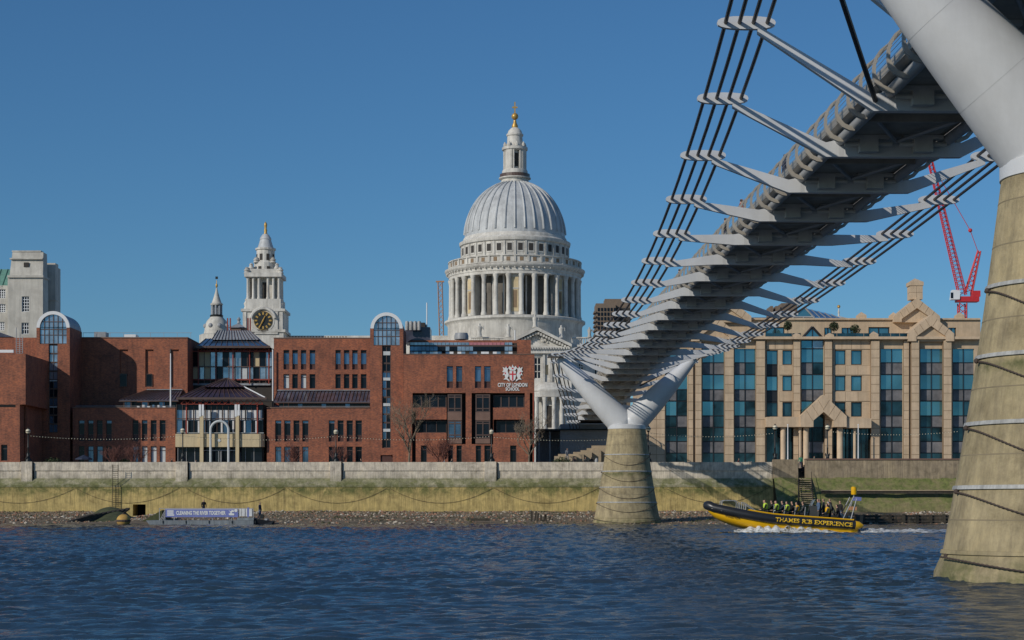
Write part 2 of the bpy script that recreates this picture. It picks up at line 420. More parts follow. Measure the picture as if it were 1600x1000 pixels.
# ---- river
def build_water():
    ys = [-60., -30., -10., 4.]
    y = 8.
    while y < 226:
        ys.append(y); y += max(.055, .0028*y)
    xs = np.concatenate([[-900., -400., -160.], np.arange(-95, -24, .34), np.arange(-24, 24, .12), np.arange(24, 110.01, .34), [180., 420., 900.]])
    X, Y = np.meshgrid(xs, np.array(ys))
    Z = np.zeros_like(X); rng = np.random.RandomState(3)
    gust = .85 + .3*np.sin(X*.05 + Y*.031 + 1.3)*np.sin(X*.021 - Y*.06) + .22*np.sin(X*.13 - Y*.09)*np.sin(Y*.17 + X*.04 + 2)
    for i in range(70):
        lam = .27 * (1.031 ** i) if i < 52 else .8*(1.13 ** (i - 52))
        th = R(86) + rng.normal(0, .36)
        k = 2*math.pi/lam
        amp = .0112*lam**.9*(1 if lam < .95 else .30)
        ph = rng.uniform(0, 6.28)
        w = k*(math.cos(th)*X + math.sin(th)*Y) + ph + .7*np.sin(.31*k*(X*math.cos(th+.8) + Y*math.sin(th+.8)) + ph*2)
        s = np.sin(w)
        Z += amp*gust*(s + .28*np.cos(2*w))
    Z *= .95
    nr, nc = X.shape
    fade = np.clip((Y - 2)/6, 0, 1)*np.clip((np.abs(X) < 120), 0, 1)
    Z *= fade
    V = np.stack([X, Y, Z], -1).reshape(-1, 3)
    idx = np.arange(nr*nc).reshape(nr, nc)
    Fq = np.stack([idx[:-1, :-1], idx[:-1, 1:], idx[1:, 1:], idx[1:, :-1]], -1).reshape(-1, 4)
    me = bpy.data.meshes.new('river_water')
    me.vertices.add(len(V)); me.vertices.foreach_set('co', V.ravel())
    me.loops.add(Fq.size); me.loops.foreach_set('vertex_index', Fq.ravel())
    me.polygons.add(len(Fq)); me.polygons.foreach_set('loop_start', np.arange(0, Fq.size, 4)); me.polygons.foreach_set('loop_total', np.full(len(Fq), 4))
    me.polygons.foreach_set('use_smooth', np.ones(len(Fq), bool))
    me.update(calc_edges=True); me.validate()
    m, nt, p = newmat('river_water')
    nt.links.new(ramp(nt, noise(nt, (.05, .03, 1), 4, .6), [(.3, (.024, .052, .082)), (.55, (.030, .052, .076)), (.72, (.056, .056, .056))]), p.inputs['Base Color'])
    p.inputs['Roughness'].default_value = .09; p.inputs['IOR'].default_value = 1.333
    h1 = noise(nt, (2.6, 4.2, 1), 5, .65, .5); h2 = noise(nt, (9, 14, 1), 3, .6)
    hs = math_(nt, 'ADD', h1, math_(nt, 'MULTIPLY', h2, .3))
    bumpn(nt, p, hs, .7, .05)
    me.materials.append(m)
    o = bpy.data.objects.new('river_water', me); COL.objects.link(o); tag(o, kind='structure')
build_water()

# ---- foreshore: sloping bank of mud and rubble below the wall
def shore_z(x, y):
    t = (y - 180.5) / (219 - 180.5)
    z = -.28 + 1.55*max(0, t)**.75
    z += .10*mnoise.noise((x*.25, y*.25, 1)) + .06*mnoise.noise((x*.9, y*.9, 4))
    z += .22*max(0, mnoise.noise((x*.07, y*.05, 9)))*min(1, max(0, t*3))
    z -= .75*math.exp(-((x + 45.6)/3.2)**2)*max(0, t)
    return z
b = MB(); xs = np.arange(-110, 100, .8); ys = np.arange(176, 219.6, .8)
for y in ys:
    for x in xs: b.v.append((x, y, shore_z(x, y) if y > 180 else -.3 - (180 - y)*.1))
n = len(xs)
for j in range(len(ys)-1):
    for i in range(n-1): b.f.append((j*n+i, j*n+i+1, (j+1)*n+i+1, (j+1)*n+i)); b.m.append(0); b.s.append(True)
m, nt, p = newmat('foreshore_mud')
col = ramp(nt, noise(nt, .5, 8, .75), [(.25, (.08, .065, .04)), (.5, (.19, .145, .09)), (.75, (.27, .21, .14))])
nt.links.new(mix(nt, ramp(nt, noise(nt, .16, 5, .6), [(.5, (0,)*3), (.66, (.6,)*3)]), col, (.06, .06, .025)), p.inputs['Base Color'])
p.inputs['Roughness'].default_value = .7; bumpn(nt, p, noise(nt, 3, 6, .7), .6, .15)
b.build('foreshore_ground', m, kind='structure')

def rubble(name, N_, pick, mats, smin, smax, seed):
    rnd = random.Random(seed); b = MB()
    base = MB().sphere((0, 0, 0), 1, 5, 3)
    for _ in range(N_):
        x, y = pick(rnd)
        s = smin + (smax - smin)*rnd.random()**2.2
        z = shore_z(x, y) + s*.15
        a = rnd.random()*6.28; ca, sa = math.cos(a), math.sin(a); sx, sy, sz = s*rnd.uniform(.7, 1.3), s*rnd.uniform(.6, 1), s*rnd.uniform(.45, .8)
        pt = mnoise.noise((x*.11, y*.2, 21)) + .35*rnd.gauss(0, 1)
        b.mi = max(0, min(len(mats) - 1, int((pt*.9 + .5)*len(mats)))); vs = []
        for v in base.v:
            j = 1 + rnd.uniform(-.25, .25)
            X_, Y_, Z_ = v[0]*sx*j, v[1]*sy*j, v[2]*sz*j
            vs.append((x + X_*ca - Y_*sa, y + X_*sa + Y_*ca, z + Z_))
        b._add(vs, base.f)
    b.build(name, mats, kind='stuff')
ST = [mat('rubble_' + n_, c, .85, var=.3, scale=4) for n_, c in (('grey', (.36, .30, .22)), ('brick', (.36, .19, .12)), ('pale', (.56, .50, .41)), ('brown', (.25, .18, .115)), ('weed', (.07, .075, .03)))]
def pick_all(r):
    while True:
        x = r.uniform(-95, 82); y = 182.5 + 36*r.random()**.8
        if mnoise.noise((x*.06, y*.08, 3)) > -.35: return x, y
rubble('foreshore_rubble', 14000, pick_all, [ST[4], ST[3], ST[3], ST[0], ST[1], ST[1], ST[0], ST[2]], .05, .21, 1)

# ================================================================== EMBANKMENT WALL (left of the river stairs)
YW = 220.0
wall = empty('embankment_wall', (px(500, YW), YW, 0), 'long pale concrete river wall with ochre tidal face and moss', 'river wall')
XL, XR = px(-400, YW), px(1207, YW)
def zw(y): return pz(y, YW)
# profile below the parapet
b = MB(); b.prismx([(YW+.10, zw(735.5)), (YW+.10, zw(747.5)), (YW+3, zw(747.5)), (YW+3, zw(735.5))], XL, XR); b.build('stem_wall', M['parapet'], wall)
b = MB(); b.prismx([(YW+.02, zw(747.6)), (YW-.78, zw(758.6)), (YW+3, zw(758.6)), (YW+3, zw(747.6))], XL, XR); b.build('mossy_batter', M['mossslope'], wall)
b = MB(); b.prismx([(YW-.86, zw(758.7)), (YW-.86, zw(761)), (YW+3, zw(761)), (YW+3, zw(758.7))], XL, XR); b.build('ledge', M['mossslope'], wall)
# ochre face with the drain opening
ZB = .2
hx0, hx1, hz0, hz1 = px(207, 219), px(227, 219), pz(806, 219), pz(788, 219)
b = wall_mesh(XL, XR, ZB, zw(761.2), YW - .8, [(hx0, hx1, hz0, hz1)], 3.0); b.build('tidal_face', M['ochre'], wall)
bx('drain_recess', M['dark'], hx0 - .1, hx1 + .1, YW + 2.1, YW + 2.19, hz0 - .1, hz1 + .1, wall)
# coping slabs, one by one
x = XL; i = 0
while x < XR:
    w = 2.42
    bx('parapet_panel', M['parapet'], x + .008, min(XR, x + w - .008), YW - random.uniform(0, .02), YW + .5, zw(735.4), zw(722), wall)
    x += w
bx('parapet_core', M['parapet'], XL, XR, YW + .06, YW + .44, zw(735.3), zw(722.35), wall)
for xa, xb in ((34, 52.5), (275, 295), (516, 535), (757, 777)):
    bx('buttress', M['parapet'], px(xa, YW), px(xb, YW) - .12, YW - .32, YW + .3, zw(752.5), zw(721.4), wall)
    bx('shadow_strip', M['dark'], px(xb, YW) - .115, px(xb, YW) + .02, YW - .06, YW + .3, zw(752), zw(722.3), wall)  # dark strip painted in as the shadow line beside the buttress
# hanging mooring chains on the tidal face
def chain_path(p0, p1, sag, n=26, yoff=0):
    P = []
    for i in range(n+1):
        t = i/n; q = Vector(p0).lerp(Vector(p1), t); q.z -= 4*sag*t*(1-t); P.append(q)
    return P
for xa, xb in ((-235, -62), (-60, 118), (118, 280), (290, 446), (448, 605), (608, 770), (772, 935), (1040, 1200)):
    ya = YW - .86
    b = MB(); P = chain_path((px(xa, ya), ya, zw(762.5)), (px(xb, ya), ya, zw(762.5)), 1.85)
    b.tube(P, [.022 if k % 2 else .014 for k in range(len(P))], 5); b.build('mooring_chain', M['chain'], wall)
for xa in (442,):
    bx('pilaster_strip', M['ochre'], px(xa, YW), px(xa+3, YW), YW - .83, YW - .79, .9, zw(764), wall)

# wall right of the stairs: taller parapet and a weedy slope
rw = empty('stairs_wall', (px(1340, YW), YW, 0), 'brown stone river wall with weedy green slope beside timber river stairs', 'river wall')
def bxp(name, m, xa, xb, ya, yb, Y0, Y1, par): return bx(name, m, px(xa, YW), px(xb, YW), Y0, Y1, zw(yb), zw(ya), par)
bxp('parapet', M['rwall'], 1207.6, 1246, 718, 748, YW - .5, YW + .6, rw)
bxp('coping', M['coping'], 1258, 1700, 716.6, 718.6, YW - .62, YW + .7, rw)
bxp('parapet', M['rwall'], 1258, 1700, 718.7, 748, YW - .5, YW + .6, rw)
b = MB(); xs = np.arange(px(1208, YW), px(1700, YW), .7)
rows = [(YW-.45, zw(746.5)), (YW-.9, zw(752)), (YW-1.5, zw(760)), (YW-2.2, zw(770)), (YW-3.0, zw(781)), (YW-3.7, zw(789)), (YW-3.9, .2)]
for (yy, zz) in rows:
    for x in xs: b.v.append((x, yy + .18*mnoise.noise((x*.8, zz*1.3, 2)) + .1*mnoise.noise((x*2.5, zz*2.5, 5)), zz + .12*mnoise.noise((x*.5, zz, 7))))
n = len(xs)
for j in range(len(rows)-1):
    for i in range(n-1): b.f.append((j*n+i, j*n+i+1, (j+1)*n+i+1, (j+1)*n+i)); b.m.append(0); b.s.append(True)
b.build('weedy_slope', M['grassy'], rw)
bx('timber_rail', M['timber'], px(1283, 217), px(1560, 217), 216.6, 217.0, pz(771.5, 217), pz(767, 217), rw)
bx('timber_rail_cap', M['sandstone'], px(1283, 217), px(1560, 217), 216.5, 217.05, pz(767, 217)+.003, pz(765.6, 217), rw)
# timber fender at the water's edge
YF = 186.0
fen = empty('timber_fender', (px(1420, YF), YF, -.2), 'low dark timber fender wall at the waterline right of the boat', 'fender')
for k, (ya, yb) in enumerate(((804.6, 809), (809.6, 814), (814.6, 820))):
    bx('plank', M['timber'], px(1338, YF), px(1560, YF), YF - .1, YF + .2, pz(yb, YF) - (.3 if k == 2 else 0), pz(ya, YF), fen)
for xx in range(1346, 1560, 21):
    bx('post', M['timber'], px(xx, YF), px(xx + 4.5, YF), YF - .35, YF - .1, -.4, pz(803.2 + random.random(), YF), fen)

# river stairs: a steep timber flight from the gap in the wall down to the shore
st = empty('river_stairs', (px(1259, 217), 216, 0), 'steep timber stairs going down the river wall through its gap', 'stairs')
ns = 14
for k in range(ns):
    t = k/(ns-1); y_ = 219.2 - 4.2*t; z_ = pz(748.5, 218) - (pz(748.5, 218) - pz(789, 215))*t
    bx('step', M['sandstone'], px(1249.5, y_), px(1267 + 3*t, y_), y_ - .22, y_ + .12, z_ - .07, z_, st)
for xa, xb in ((1248, 1248), (1267.5, 1271)):
    b = MB(); b.tube([(px(xa, 219.2), 219.2, pz(748, 218)), (px(xb, 215), 215, pz(791, 215))], .1, 4); b.build('stringer', M['timber'], st)
    b = MB(); b.tube([(px(xa, 219.2), 219.2, pz(737, 218)), (px(xb, 215), 215, pz(781, 215))], .03, 5); b.build('handrail', M['iron'], st)
for k, t in enumerate((.02, .5, .98)):
    xb = 1248; b = MB(); y_ = 219.2 - 4.2*t; z_ = pz(748, 218) - (pz(748, 218) - pz(791, 215))*t
    b.tube([(px(xb, y_), y_, z_), (px(xb, y_), y_, z_ + .95)], .035, 5); b.build('rail_post', M['iron'], st)
bx('landing', M['sandstone'], px(1246.2, YW), px(1257.8, YW), YW - .55, YW + 2, pz(749, YW), pz(747.4, YW), st)
for k in range(5):
    bx('upper_step', M['timber'], px(1246.2, YW), px(1257.8, YW), YW + .3 + .3*k, YW + .62 + .3*k, pz(749, YW), pz(747.4, YW) + .26*(k + 1), st)

# ladder down the wall
ld = empty('wall_ladder', (px(180, YW), YW - 1, 1.2), 'rusty iron cage ladder down the river wall left of the drain', 'ladder')
YL = YW - 1.1
for xa in (176, 184.5):
    b = MB(); b.tube([(px(xa, YL), YL, pz(792, YL)), (px(xa, YL), YL, pz(726, YL))], .04, 6); b.build('rail', M['timber'], ld)
for k in range(22):
    zz = pz(791 - 3.0*k, YL); b = MB(); b.tube([(px(176, YL), YL, zz), (px(184.5, YL), YL, zz)], .022, 5); b.build('rung', M['timber'], ld)

# timber grid mound, buoy and stakes on the shore
YG = 196.0
gd = empty('timber_ramp', (px(165, YG), YG, 0), 'weedy green heap of slanting timbers below the wall ladder', 'timber ramp')
b = MB()
gx = np.linspace(px(133, YG), px(208, YG), 26); gy = np.linspace(YG - 4, YG + 10, 12)
for y in gy:
    for x in gx:
        u = (x - gx[0])/(gx[-1] - gx[0]); v = (y - gy[0])/(gy[-1] - gy[0])
        prof = max(0, math.sin(math.pi*min(1, u*.95)))**.7*min(1, v*1.6)
        b.v.append((x*y/YG, y, -.1 + 1.9*prof + .08*mnoise.noise((x*1.2, y*1.2, 3))))
n = len(gx)
for j in range(len(gy)-1):
    for i in range(n-1): b.f.append((j*n+i, j*n+i+1, (j+1)*n+i+1, (j+1)*n+i)); b.m.append(0); b.s.append(True)
wm = mat('weedy_timber', (.085, .095, .035), .8, var=.45, scale=1.2)
b.build('weed_mound', wm, gd)
for k in range(9):
    x0 = px(104 + 6.6*k, YG-3); b = MB(); hgt = .8 + .09*k
    x1 = x0 + 1.9 - .12*k
    b.hexa([(x0, YG-4.2+.6*k, .0), (x0+.45, YG-4.2+.6*k, .0), (x1+.45, YG-1+.8*k, hgt), (x1, YG-1+.8*k, hgt), (x0, YG-4.2+.6*k, .2), (x0+.45, YG-4.2+.6*k, .2), (x1+.45, YG-1+.8*k, hgt+.2), (x1, YG-1+.8*k, hgt+.2)])
    b.build('slanting_beam', M['timber'], gd)
by = empty('mooring_buoy', (px(193, 184), 184, 0), 'round weathered orange mooring buoy at the water beside timbers', 'buoy')
b = MB(); b.sphere((px(193, 184), 184, .42), .72, 16, 10, 1, 1, .92); b.build('float', M['buoy'], by, smooth=True)
b = MB(); b.lathe([(.73, .30), (.75, .36), (.75, .44), (.73, .5)], (px(193, 184), 184, 0), 16, cap=False); b.build('belt', M['chain'], by)
b = MB(); b.lathe([(.16, 1.04), (.16, 1.16), (.05, 1.18), (.05, 1.26)], (px(193, 184), 184, 0), 8); b.build('top_fitting', M['chain'], by)
stk = empty('rotten_stakes', (px(842, 190), 190, 0), 'row of rotten timber stakes in rubble left of the far pier', 'stakes')
for k in range(8):
    xx = px(829 + 4.6*k, 190); h = 1.35 - .09*k + random.uniform(-.15, .15); t = random.uniform(-.12, .2)
    b = MB(); b.hexa([(xx, 190, 0), (xx+.22, 190, 0), (xx+.22, 190.25, 0), (xx, 190.25, 0), (xx+t, 190, h), (xx+.2+t, 190, h-.1), (xx+.18+t, 190.22, h), (xx+.02+t, 190.22, h-.05)])
    b.build('stake', M['timber'], stk)
lg = MB(); lg.box(px(735, 187), px(765, 187), 187, 187.5, .35, .62); lg.build('driftwood_beam', M['timber'], label='dark driftwood beam lying on rubble near the rotten stakes', cat='beam')
# ================================================================== THE FOOTBRIDGE
PHI = .0134; BX0, BY0 = 12.098, 188.724
ES = Vector((math.sin(PHI), -math.cos(PHI), 0)); EX = Vector((math.cos(PHI), math.sin(PHI), 0))
def BP(s, x, z): 
    q = Vector((BX0, BY0, 0)) + ES*s + EX*x; return (q.x, q.y, z)
_dz = [(-78, 10.6), (-52, 11.69), (-36, 12.32), (-12, 13.23), (-4, 13.53), (4, 13.69), (20, 13.62), (36, 13.58), (52, 13.48), (68, 13.34), (84, 13.17), (100, 12.95), (116, 12.73), (132, 12.5), (144, 12.33), (160, 12.0), (220, 10.4)]
def zdeck(s): return CH + float(np.interp(s, [a for a, _ in _dz], [c for _, c in _dz]))
_nw = [(-76, 1.6, 10.0), (-60, 2.55, 10.95), (-52, 3.15, 11.43), (-44, 3.8, 11.97), (-36, 4.45, 12.52), (-28, 5.1, 13.16), (-20, 5.8, 13.86), (-12, 6.45, 14.69), (0, 7.4, 16.07)]
_sw = [(144, 7.0, 16.28), (156, 6.3, 14.9), (168, 5.6, 13.6), (190, 4.6, 11.9), (220, 3.4, 10.2)]
def cab(s):
    if s < 0: T = _nw
    elif s > 144: T = _sw
    else:
        u = s/144; return 7.406 - 4*1.865*u*(1-u) - .4077*u, CH + 16.066 - 4*3.177*u*(1-u) + .21*u
    k = [t[0] for t in T]; return float(np.interp(s, k, [t[1] for t in T])), CH + float(np.interp(s, k, [t[2] for t in T]))
SN, SS = -66.0, 206.0
br = empty('footbridge', BP(70, 0, 14), 'slender grey steel suspension footbridge crossing the river with outspread arms', 'bridge')
SL = list(np.arange(SN, SS + .1, 2.0))
def sweep(name, m, sect, lo=SN, hi=SS, smooth=False, step=2.0, par=None, closed=True):
    """sect: list of (x, dz) in the bridge cross-section"""
    b = MB(); n = len(sect); st = list(np.arange(lo, hi + .01, step))
    for s in st:
        z = zdeck(s)
        for (x, d) in sect: b.v.append(BP(s, x, z + d))
    for i in range(len(st)-1):
        for k in range(n if closed else n-1):
            k2 = (k+1) % n; b.f.append((i*n+k, i*n+k2, (i+1)*n+k2, (i+1)*n+k)); b.m.append(0); b.s.append(smooth)
    if closed:
        b.f.append(tuple(range(n))); b.m.append(0); b.s.append(False)
        b.f.append(tuple((len(st)-1)*n + k for k in range(n-1, -1, -1))); b.m.append(0); b.s.append(False)
    return b.build(name, m, par or br)
def ring(cx, cz, r, n=10): return [(cx + r*math.cos(2*math.pi*k/n), cz + r*math.sin(2*math.pi*k/n)) for k in range(n)]
sweep('deck_slab', M['deck'], [(-1.9, .84), (-1.5, .72), (1.5, .72), (1.9, .84), (1.95, .98), (-1.95, .98)])
for sd in (-1, 1):
    sweep('edge_tube', M['steeldk'], ring(sd*1.93, .60, .2, 12), smooth=True)
    sweep('edge_box', M['alu'], [(sd*2.05, .80), (sd*2.38, .84), (sd*2.40, 1.12), (sd*2.05, 1.12)])
    sweep('handrail', M['handrail'], ring(sd*2.2, 1.86, .05, 8), smooth=True)
    for k, (xx, zz) in enumerate(((2.55, 1.0), (2.58, 1.14), (2.58, 1.28), (2.54, 1.42), (2.47, 1.56), (2.37, 1.7))):
        sweep('guard_wire', M['handrail'], ring(sd*xx, zz, .012, 4), lo=-60, hi=150, step=4)
# ---- curved balustrade brackets every 2 m
bmesh_cache = {}
def bracket_mesh(sd):
    C = [(2.0, .44), (2.18, .46), (2.40, .56), (2.56, .74), (2.63, .94), (2.63, 1.22), (2.55, 1.48), (2.41, 1.69), (2.22, 1.84)]
    W = [.16, .17, .17, .15, .13, .12, .11, .10, .09]
    b = MB(); n = len(C)
    for i, (x, z) in enumerate(C):
        t = Vector((C[min(i+1, n-1)][0]-C[max(i-1, 0)][0], C[min(i+1, n-1)][1]-C[max(i-1, 0)][1])).normalized()
        nx, nz = t.y, -t.x; h = .05 if i > 3 else .075; w = W[i]
        for (a, c) in ((-h, -w/2), (h, -w/2), (h, w/2), (-h, w/2)):
            q = EX*(sd*(x + nx*a)) + ES*c; b.v.append((q.x, q.y, z + nz*a))
    for i in range(n-1):
        for k in range(4):
            k2 = (k+1) % 4; b.f.append((i*4+k, i*4+k2, (i+1)*4+k2, (i+1)*4+k)); b.m.append(0); b.s.append(False)
    b.f.append((0, 1, 2, 3)); b.m.append(0); b.s.append(False); b.f.append(tuple(n*4-4+k for k in (3, 2, 1, 0))); b.m.append(0); b.s.append(False)
    return b.build('balustrade_bracket', M['alu'], origin=False)
protos = {sd: bracket_mesh(sd) for sd in (-1, 1)}
first = {-1: True, 1: True}
for s in np.arange(-55, 167, 2.0):
    for sd in (-1, 1):
        if first[sd]: o = protos[sd]; first[sd] = False
        else: o = protos[sd].copy(); COL.objects.link(o)
        q = BP(s, 0, zdeck(s)); o.location = q; put(o, br)
# ---- transverse arms
def arm(s, detail=True):
    w, zc = cab(s); zb = zdeck(s)
    if w < 2.7: return
    b = MB()
    xi = w - .35
    st = []
    def sec(x, z0, z1, h): st.append((x, z0, z1, h))
    def half(sg):
        L = []
        dxx = max(.05, xi - 2.45)
        for t in (1, .75, .5, .25, 0):
            x = 2.45 + dxx*t
            zbot = zb*(1-t) + (zc - .34)*t
            hh = .52*(1-t) + .26*t
            L.append((sg*x, zbot, zbot + hh, .14*(1-t) + .08*t))
        L.append((sg*1.98, zb, zb + .62, .17)); L.append((sg*1.80, zb, zb + .60, .16)); L.append((sg*1.62, zb, zb + .46, .17))
        return L
    st = half(-1) + [(0, zb, zb + .45, .17)] + half(1)[::-1]
    for (x, z0, z1, h) in st:
        for (c, z) in ((h, z0), (-h, z0), (-h, z1), (h, z1)): b.v.append(BP(s + c, x, z))
    n = len(st)
    for i in range(n-1):
        for k in range(4):
            k2 = (k+1) % 4; b.f.append((i*4+k, (i+1)*4+k, (i+1)*4+k2, i*4+k2)); b.m.append(0); b.s.append(False)
    b.f.append((0, 1, 2, 3)); b.m.append(0); b.s.append(False); b.f.append(tuple((n-1)*4 + k for k in (3, 2, 1, 0))); b.m.append(0); b.s.append(False)
    a = b.build('transverse_arm', M['steel'], br)
    # oval clamp plates gripping the four cables
    w2, z2 = cab(s - .4); w1, z1 = cab(s + .4)
    for sg in (-1, 1):
        T = (Vector(BP(s + .4, sg*w1, z1)) - Vector(BP(s - .4, sg*w2, z2))).normalized()
        side = EX; up = T.cross(side).normalized()
        if up.z < 0: up = -up
        c0 = Vector(BP(s, sg*w, zc)); b = MB(); k = 20
        for dd in (-.075, .075):
            for i in range(k):
                an = 2*math.pi*i/k; ca, sa = math.cos(an), math.sin(an)
                ex = math.copysign(abs(ca)**.75, ca)*.93; ez = math.copysign(abs(sa)**.8, sa)*.21
                b.v.append(tuple(c0 + side*ex + up*ez + T*dd))
        b.f.append(tuple(range(k))); b.f.append(tuple(range(2*k-1, k-1, -1)))
        for i in range(k): b.f.append((i, (i+1) % k, k + (i+1) % k, k + i))
        b.m = [0]*len(b.f); b.s = [False]*len(b.f)
        b.build('clamp_plate', M['steel'], a)
    # damper boxes hanging by the beam
    if detail:
        for sg in (-1, 1):
            b = MB(); cx = sg*.98
            P = [(cx-.72, .70), (cx-.72, .56), (cx-.33, .56), (cx-.33, .10), (cx+.33, .10), (cx+.33, .56), (cx+.72, .56), (cx+.72, .70)]
            for c in (.22, .62):
                for (x, d) in P: b.v.append(BP(s + c, x, zb + d))
            k = len(P); b.f = [tuple(range(k)), tuple(range(2*k-1, k-1, -1))] + [(i, k+i, k+(i+1) % k, (i+1) % k) for i in range(k)]
            b.m = [0]*len(b.f); b.s = [False]*len(b.f); b.build('damper_box', M['damper'], a)
            b = MB(); b.tube([BP(s + .42, cx - .85, zb + .40), BP(s + .42, cx + .85, zb + .40)], .085, 8); b.build('damper_rod', M['damper'], a)
        # diagonal bracing below the slab towards the next arm
        for (xa, xb) in ((0.05, -1.5), (.05, 1.5)):
            b = MB(); b.tube([BP(s + .3, xa, zb + .52), BP(s + 4.0, xb, zdeck(s + 4) + .6)], .07, 6); b.build('brace', M['steeldk'], a)
        b = MB(); b.hexa([BP(s+4.08, -1.75, zdeck(s+4)+.48), BP(s+4.08, 1.75, zdeck(s+4)+.48), BP(s+3.92, 1.75, zdeck(s+4)+.48), BP(s+3.92, -1.75, zdeck(s+4)+.48),
                          BP(s+4.08, -1.75, zdeck(s+4)+.72), BP(s+4.08, 1.75, zdeck(s+4)+.72), BP(s+3.92, 1.75, zdeck(s+4)+.72), BP(s+3.92, -1.75, zdeck(s+4)+.72)])
        b.build('cross_beam', M['deck'], a)
for s in list(np.arange(140, 3.9, -8.0)) + list(np.arange(-4, -58, -8.0)) + [148.0, 156.0, 164.0, 172.0]:
    arm(float(s))
# ---- the eight main cables
for sg in (-1, 1):
    for k in range(4):
        off = (k - 1.5)*.44; P = []
        for s in list(np.arange(SN, 0, 4.0)) + list(np.arange(0, 144.1, 4.0)) + list(np.arange(148, SS, 4.0)):
            w, z = cab(float(s)); P.append(BP(float(s), sg*w + off, z))
        b = MB(); b.tube(P, .066, 7); b.build('main_cable', M['cable'], br, smooth=True)

